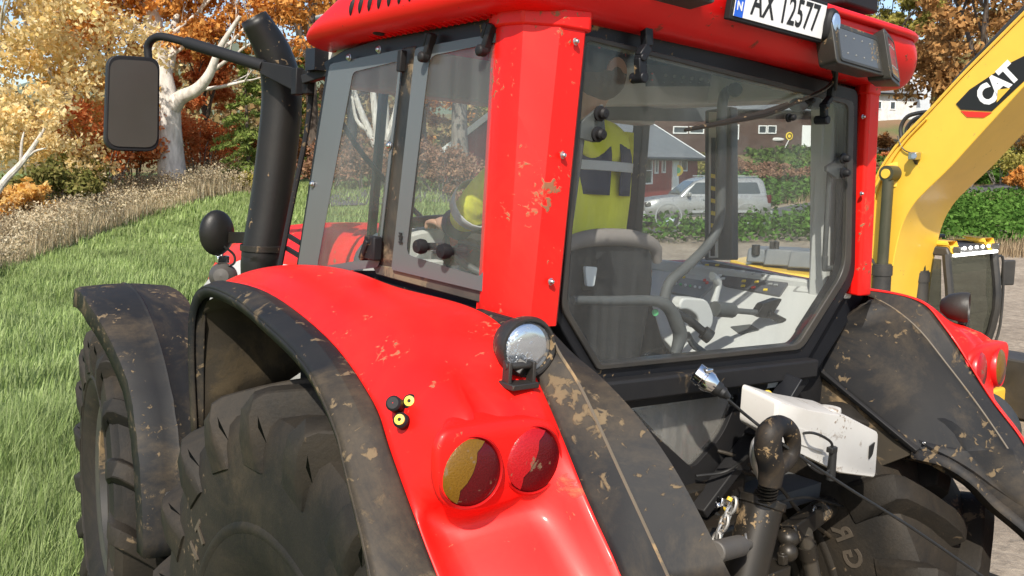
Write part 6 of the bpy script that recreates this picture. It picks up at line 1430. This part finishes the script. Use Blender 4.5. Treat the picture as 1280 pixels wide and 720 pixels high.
for off, x0, y0, x1, y1, x2, y2 in ((-.10, 1111, 217, 1103, 332, 1096, 470), (.62, 1156, 255, 1150, 340, 1146, 470)):
    m = MB(); m.cyl(onb(x0, y0, off), onb(x1, y1, off), .058, n=18); rd = m.build('lift_ram', 'olive_rod', ex); m = MB(); m.cyl(onb(x1, y1-2, off), onb(x2, y2, off), .095, n=22); m.cyl(onb(x1, y1, off), onb(x1-.5, y1+12, off), .105, n=22); m.build('ram_barrel', 'ex_black', rd)
m = MB(); m.tube([onb(x, y, -.12) for x, y in ((1083, 322), (1091, 326), (1094, 345), (1090, 362), (1082, 366))], .014, 8, sm=5); m.build('hydraulic_hose', 'ex_black', ex)
# cab
F1 = wp(1183, 318, 9.6); zt = F1.z-EO.z; f1 = V((F1.x-EO.x, F1.y-EO.y, 0))
def cp(u, v, z): """u across from the left side, v back from the front""" ; p = f1+ep_*u-ed*v; return V((p.x, p.y, z))
cabp = MB()
zb0 = zt-1.55
e_cab = MB(); e_cab.loft([[cp(-.02, -.05, zt-.02), cp(1.0, -.05, zt-.02), cp(1.0, 1.35, zt-.02), cp(-.02, 1.35, zt-.02)], [cp(0, .0, zt+.08), cp(.98, .0, zt+.08), cp(.98, 1.3, zt+.08), cp(0, 1.3, zt+.08)]], closed=True, caps=True); ecab = e_cab.build('cab', 'ex_black', ex, bevel=.02)
for u, v0, v1 in ((0, 0, .10), (.98, 0, .14), (0, .62, .62), (0, 1.3, 1.3), (.98, 1.3, 1.3)):
    m = MB(); m.tube([cp(u, v0, zt), cp(u, v0-.08 if v0 < .2 else v0, zt-.7), cp(u, v1-.02 if v0 < .2 else v1, zb0)], .048, 8, sm=4); m.build('cab_post', 'ex_black', ecab)
m = MB(); m.prism([cp(0, .02, zt-.04), cp(.98, .02, zt-.04), cp(.98, -.05, zt-.7), cp(0, -.05, zt-.7)], ed*.01); m.prism([cp(0, -.05, zt-.7), cp(.98, -.05, zt-.7), cp(.98, .08, zb0), cp(0, .08, zb0)], ed*.01); m.build('cab_windscreen', 'tintglass', ecab, smooth=False)
m = MB(); m.prism([cp(0, .06, zt-.06), cp(0, 1.25, zt-.06), cp(0, 1.25, zt-.95), cp(0, .0, zt-.95)], ep_*.01); m.build('cab_side_window', 'tintglass', ecab, smooth=False)
m = MB(); m.prism([cp(0, .1, zt-.95), cp(0, 1.3, zt-.95), cp(0, 1.3, zb0-.1), cp(0, .1, zb0-.1)], ep_*.03); m.build('cab_door_panel', 'ex_black', ecab)
for u in (.02, .78): m = MB(); m.loft([[cp(u, .00, zt+.09), cp(u+.18, .0, zt+.09), cp(u+.18, .45, zt+.10), cp(u, .45, zt+.10)], [cp(u+.01, -.06, zt+.0), cp(u+.17, -.06, zt+.0), cp(u+.18, .0, zt+.14), cp(u, .0, zt+.14)], [cp(u+.02, .3, zt+.15), cp(u+.16, .3, zt+.15), cp(u+.16, .3, zt+.15), cp(u+.02, .3, zt+.15)]], closed=True, caps=True); m.build('roof_corner', 'cat_yellow', ecab, bevel=.01)
m = MB(); m.box(cp(.09, -.07, zt+.05), (.08, .08, .07), (0, 0, -35)); m.build('cab_lamp', 'lamp_face', ecab, bevel=.01); m = MB(); m.box(cp(.88, -.07, zt+.05), (.08, .08, .07), (0, 0, -35)); m.build('cab_lamp', 'lamp_face', ecab, bevel=.01)
m = MB(); m.bar(cp(.05, -.06, zt-.01), cp(.93, -.06, zt-.01), .03, .03); m.build('light_bar', 'led_on', ecab)
for k in range(5): m = MB(); m.ell(cp(.25+k*.125, -.06, zt+.06), (.018, .018, .018)); m.build('cab_led', 'led_on', ecab)
m = MB(); m.box(cp(.4, .75, zt+.15), (.7, .5, .04), (0, 0, -56)); m.build('roof_hatch', 'ex_black', ecab, bevel=.01); m = MB(); m.box(cp(.4, .95, zt+.10), (.9, .7, .03), (0, 0, -56)); m.build('roof_panel', 'cat_yellow', ecab)
m = MB(); m.tube([cp(1.0, -.02, zt-.08), cp(1.12, -.05, zt-.15), cp(1.14, -.06, zt-.9), cp(1.05, 0, zt-1.3)], .016, 8, sm=4); ma = m.build('mirror_arm', 'ex_black', ecab); m = MB(); m.box(cp(1.22, -.06, zt-.28), (.16, .05, .30), (0, 0, 10)); m.build('cab_mirror', 'ex_black', ma, bevel=.015)
m = MB(); m.box(cp(.5, .75, zt-1.15), (.5, .5, .6), (0, 0, -56)); m.box(cp(.5, 1.0, zt-.75), (.5, .14, .75), (0, 0, 33)); m.build('cab_seat', 'trim_dark', ecab, bevel=.04)
# house, deck, tracks
m = MB(); Rz = Matrix.Rotation(math.atan2(ep_.y, ep_.x), 3, 'Z')
def xb(m, u, v, z, su, sv, sz): m.box(cp(u, v, z), (su, sv, sz), Rz)
xb(m, .0, 1.1, zb0-.25, 2.3, 2.9, .5); m.build('upper_body', 'cat_yellow', ex, bevel=.03)
m = MB(); xb(m, -.55, -.05, zt-1.0, .62, .35, .8); m.build('front_guard', 'ex_black', ex, bevel=.02)
m = MB()
for i in range(8):
    for j in range(6): xb(m, -.50+i*.035, -.235, zt-.72-j*.045, .014, .006, .02)
m.build('guard_mesh', 'cat_yellow', ex)
# deck seen through the tractor's rear window
dk = [wp(x, y, Y) for x, y, Y in ((912, 324, 11.2), (955, 316, 12.0), (1040, 328, 10.6), (1036, 348, 9.9), (960, 338, 10.3))]
m = MB(); m.prism([p-EO for p in dk], (0, 0, -.9)); m.build('engine_deck', 'cat_yellow', ex, bevel=.03)
for (x0, y0, x1, y1, Y) in ((938, 309, 960, 326, 10.9), (960, 310, 1000, 330, 10.7), (990, 312, 1030, 333, 10.5)):
    a_, b_ = wp(x0, y0, Y)-EO, wp(x1, y1, Y)-EO; c = (a_+b_)/2; m = MB(); m.box(c, (abs(b_.x-a_.x)*1.05, .5, abs(a_.z-b_.z)), (0, 0, -25), .85); m.build('deck_box', 'ex_grey', ex, bevel=.02)
m = MB(); a_ = wp(965, 304, 10.6)-EO; m.tube([a_+V((0, 0, .02)), a_+V((.0, 0, -.1)), a_+V((.06, 0, -.12)), a_+V((.06, 0, .02))], .03, 10); a_ = wp(945, 306, 10.7)-EO; m.cyl(a_, a_+V((0, 0, -.12)), .05); m.build('deck_fitting', 'ex_black', ex)
for u in (-1.05, 1.05):
    m = MB(); tr_ = [(-1.3, .38), (-1.05, .72), (1.9+.9, .72), (3.05, .38), (2.8, .05), (-1.05, .05)]
    m.prism(roundpoly([cp(u-.25, v-.9+.8, z) for v, z in tr_], .3, 5), ep_*.5); m.build('track', 'ex_black', ex, bevel=.02)

# ================================================================== DRIVER (child frame = tractor frame)
drv = empty('person', 'driver in a yellow hi-vis hooded jacket and black cap sitting at the wheel', 'person', mw=TMAT @ Matrix.Translation((-.015, -.02, .085)))
def skin(name, joints, edges, mt, parent, sub=2, root=0, rs=1.):
    me = bpy.data.meshes.new(name); me.from_pydata([j[0] for j in joints], edges, []); me.materials.append(M[mt] if isinstance(mt, str) else mt); o = bpy.data.objects.new(name, me); col.objects.link(o); o.parent = parent
    q = o.modifiers.new('skin', 'SKIN'); q.use_smooth_shade = True
    for i, j in enumerate(joints):
        r_ = j[1]; me.skin_vertices[0].data[i].radius = (r_[0]*rs, r_[1]*rs) if isinstance(r_, tuple) else (r_*rs, r_*rs)
    me.skin_vertices[0].data[root].use_root = True
    q = o.modifiers.new('sub', 'SUBSURF'); q.levels = sub; q.render_levels = sub; return o
M['skin'] = surf('skin', (.50, .28, .19), .5); 
M['navy'] = surf('navy_cloth', (.035, .045, .085), .85, bump=.4, bumpscale=200); M['reflective'] = surf('reflective_tape', (.55, .55, .56), .4); M['cap'] = surf('cap_cloth', (.03, .032, .04), .85, bump=.5, bumpscale=300); M['hair'] = surf('hair', (.10, .06, .03), .8, bump=.6, bumpscale=200)
def jacket_mat():
    t = NT('hivis_jacket'); p = t.n('ShaderNodeBsdfPrincipled'); co = t.coord('Object'); nz = t.noise(7, 5, .6, co); c = t.mix(t.ramp(nz, .3, .7), (.74, .72, .03), (.90, .88, .07)); t.l(c, p.inputs['Base Color']); p.inputs['Roughness'].default_value = .8
    t.l(t.bump(t.noise(9, 3, .5, t.coord('Object', (1, 1, .5))), .9, .03), p.inputs['Normal']); return t.out(p.outputs[0])
M['jacket'] = jacket_mat()
dx, dy = -.13, .50
sh_l, sh_r = V((dx-.16, dy+.0, 2.25)), V((dx+.115, dy-.0, 2.25)); el_l, el_r = V((dx-.30, dy+.10, 2.08)), V((dx+.17, dy+.06, 1.99)); wr_l, wr_r = V((-.40, .83, 1.975)), V((-.07, .80, 1.97))
J = [(V((dx, dy+.02, 1.60)), (.14, .11)), (V((dx, dy, 1.80)), (.125, .10)), (V((dx, dy-.01, 2.02)), (.13, .10)), (V((dx, dy, 2.20)), (.12, .09)), (V((dx, dy, 2.33)), (.06, .06)), (V((dx+.0, dy-.0, 2.385)), (.055, .06)),
     (V((dx+.005, dy-.02, 2.44)), (.072, .080)), (V((dx+.005, dy-.03, 2.50)), (.070, .082)), (sh_l, .06), (el_l, .045), (wr_l, .028), (sh_r, .06), (el_r, .045), (wr_r, .028),
     (V((dx-.10, dy+.05, 1.56)), .10), (V((dx-.12, dy+.48, 1.60)), .07), (V((dx-.12, dy+.52, 1.22)), .045), (V((dx+.10, dy+.05, 1.56)), .10), (V((dx+.12, dy+.48, 1.60)), .07), (V((dx+.12, dy+.52, 1.22)), .045), (wr_l+V((.01, .06, -.01)), (.035, .02)), (wr_r+V((-.01, .06, -.01)), (.035, .02))]
E_ = [(0, 1), (1, 2), (2, 3), (3, 4), (4, 5), (5, 6), (6, 7), (3, 8), (8, 9), (9, 10), (3, 11), (11, 12), (12, 13), (0, 14), (14, 15), (15, 16), (0, 17), (17, 18), (18, 19), (10, 20), (13, 21)]
base_n = len(J)
for h, w_, sg in ((20, wr_l, 1), (21, wr_r, -1)):
    for k in range(4):
        b = w_+V(((-.024+.016*k), .09, .0)); i0 = len(J); J += [(b, .0095), (b+V((0, .03, -.006)), .0085), (b+V((0, .035, -.03)), .0075)]; E_ += [(h, i0), (i0, i0+1), (i0+1, i0+2)]
    b = w_+V((sg*.034, .05, .0)); i0 = len(J); J += [(b, .0105), (b+V((sg*.012, .03, -.015)), .009)]; E_ += [(h, i0), (i0, i0+1)]
body_ = skin('body', J, E_, 'skin', drv)
hd_c = V((dx+.005, dy-.03, 2.48))
dx += .005; dy -= .04
m = MB(); m.ell(hd_c+V((0, .105, -.02)), (.014, .022, .018)); m.ell(hd_c+V((-.082, .01, -.015)), (.012, .02, .032)); m.ell(hd_c+V((.082, .01, -.015)), (.012, .02, .032)); m.build('face_features', 'skin', body_)
m = MB(); m.ell(hd_c+V((-.03, .095, .0)), (.012, .008, .007)); m.ell(hd_c+V((.03, .095, .0)), (.012, .008, .007)); m.build('eyes', 'white', body_)
m = MB(); m.ell(hd_c+V((0, -.02, -.01)), (.083, .085, .075)); m.build('hair', 'hair', drv)
dx -= .005; dy += .04
JJ = [(V((dx, dy+.0, 1.60)), (.175, .14)), (V((dx, dy-.01, 1.80)), (.165, .14)), (V((dx, dy-.02, 2.02)), (.16, .14)), (V((dx-.01, dy-.015, 2.18)), (.145, .12)), (V((dx, dy, 2.325)), (.075, .075)), (sh_l, .08), (el_l, .078), (wr_l+V((0, -.03, 0)), .05), (sh_r, .075), (el_r, .07), (wr_r+V((0, -.03, 0)), .05)]
jk = skin('jacket', JJ, [(0, 1), (1, 2), (2, 3), (3, 4), (3, 5), (5, 6), (6, 7), (3, 8), (8, 9), (9, 10)], 'jacket', drv, 3)
m = MB(); m.ell((dx-.02, dy-.11, 2.265), (.115, .035, .075), (-18, 0, 0), 20, 14); m.build('hood', 'jacket', jk)
def torso_patch(a0, a1, z0, z1, off, mt, nm, cx=dx, rx=.158, ry=.148, cy=dy-.012, shr=0.):
    rows = []
    for i in range(9):
        z = z0+(z1-z0)*i/8; k = 1-max(0, (z-2.20)/.12)**2*.35 if z > 2.2 else 1
        rows.append([V((cx+(rx+off)*k*math.sin(a), cy-(ry+off)*k*math.cos(a), z)) for a in [a0+(a1-a0)*j/14 for j in range(15)]])
    m = MB(); m.loft(rows); return m.build(nm, mt, jk, solid=.004)
torso_patch(R(8), R(80), 2.10, 2.27, .0, 'navy', 'yoke_patch'); torso_patch(R(-80), R(-8), 2.10, 2.27, .0, 'navy', 'yoke_patch')
torso_patch(R(-85), R(85), 2.175, 2.205, .004, 'reflective', 'reflective_stripe'); torso_patch(R(-100), R(100), 1.80, 1.85, .004, 'reflective', 'reflective_stripe', rx=.186, ry=.155)
for a_, b_ in ((el_l, wr_l),):
    d_ = (b_-a_); m = MB(); m.tube([a_+d_*.28, a_+d_*.48], [.084, .076], 20, caps=False); m.build('reflective_stripe', 'reflective', jk, solid=.004)
m = MB(); m.tube([wr_l+V((0, -.045, 0)), wr_l+V((0, -.005, 0))], [.056, .05], 18); m.build('cuff', 'navy', jk)
dx += .005; dy -= .04
# cap with a half-round opening above the strap at the back
cap = MB(); prof = [(.099*math.cos(a), .095*math.sin(a)) for a in [PI/2*i/10 for i in range(11)]]; prof = [(max(r_, .0005), z) for r_, z in prof]
cap.lathe([(.100, -.035)]+prof, (dx, dy+.012, 2.51), (0, 0, 1), 32); o = cap.build('cap', 'cap', drv)
m = MB(); m.loft([[V((dx+.075*math.sin(a), dy+.09+.085*math.cos(a)*k, 2.48-.02*k)) for a in [R(-80+160*i/12) for i in range(13)]] for k in (0, .5, 1)]); m.build('cap_peak', 'cap', o, solid=.004)
m = MB(); m.prism([V((dx+.042*math.cos(a), dy-.088, 2.482+.045*math.sin(a))) for a in [PI*i/12 for i in range(13)]], (0, .006, 0)); m.build('cap_opening', 'skin', o)
for xx, zz in ((-.05, 2.55), (-.02, 2.575), (.05, 2.54)): m = MB(); m.ell((dx+xx, dy-.078+abs(xx)*.25-(2.53-zz)*.5, zz), (.009, .005, .009)); m.build('cap_mark', 'red_btn', o)
m = MB(); m.box((dx+.04, dy-.076, 2.55), (.035, .004, .008), (0, -15, 25)); m.build('cap_mark', 'white', o)
dx -= .005; dy += .04
tr = [(V((dx, dy+.03, 1.58)), (.165, .13)), (V((dx-.10, dy+.08, 1.57)), .11), (V((dx-.12, dy+.48, 1.60)), .082), (V((dx-.12, dy+.52, 1.30)), .06), (V((dx+.10, dy+.08, 1.57)), .11), (V((dx+.12, dy+.48, 1.60)), .082), (V((dx+.12, dy+.52, 1.30)), .06)]
skin('trousers', tr, [(0, 1), (1, 2), (2, 3), (0, 4), (4, 5), (5, 6)], 'navy', drv)
for sg in (-1, 1): m = MB(); m.box((dx+sg*.12, dy+.58, 1.24), (.09, .26, .08)); m.build('boot', 'ink', drv, bevel=.03, seg=3)
# ================================================================== camera, light, sky
cd = bpy.data.cameras.new('camera'); cam = bpy.data.objects.new('camera', cd); col.objects.link(cam); sc.camera = cam
cam.location = CAM; cam.rotation_euler = (PI/2-PITCH, 0, 0); cd.sensor_width = 36; cd.lens = F/1280*36; cd.clip_start = .05; cd.clip_end = 3000
w = bpy.data.worlds.new('World'); sc.world = w; w.use_nodes = True; nt = w.node_tree; nt.nodes.clear()
SEL, SAZ = R(44), R(190)      # sun elevation; azimuth clockwise from +Y (behind the viewer, to the left)
sky = nt.nodes.new('ShaderNodeTexSky'); sky.sky_type = 'NISHITA'; sky.sun_disc = False; sky.sun_elevation = SEL; sky.sun_rotation = SAZ; sky.air_density = 1.; sky.dust_density = 1.4; sky.ozone_density = 1.2
bg = nt.nodes.new('ShaderNodeBackground'); bg.inputs[1].default_value = .14; wo_ = nt.nodes.new('ShaderNodeOutputWorld')
nt.links.new(sky.outputs[0], bg.inputs[0]); nt.links.new(bg.outputs[0], wo_.inputs[0])
sl = bpy.data.lights.new('sun', 'SUN'); sl.energy = 4.4; sl.angle = R(.53); sl.color = (1, .93, .82); so = bpy.data.objects.new('sun', sl); col.objects.link(so)
sd_ = V((math.sin(SAZ)*math.cos(SEL), math.cos(SAZ)*math.cos(SEL), math.sin(SEL))); so.rotation_euler = sd_.to_track_quat('Z', 'Y').to_euler(); so.location = sd_*30
sc.view_settings.view_transform = 'Standard'; sc.view_settings.look = 'None'; sc.view_settings.exposure = .5; sc.view_settings.gamma = 1
sc.cycles.max_bounces = 8; sc.cycles.transparent_max_bounces = 24; sc.cycles.use_denoising = True; sc.cycles.caustics_reflective = False; sc.cycles.caustics_refractive = False
sc.cycles.sample_clamp_indirect = 6
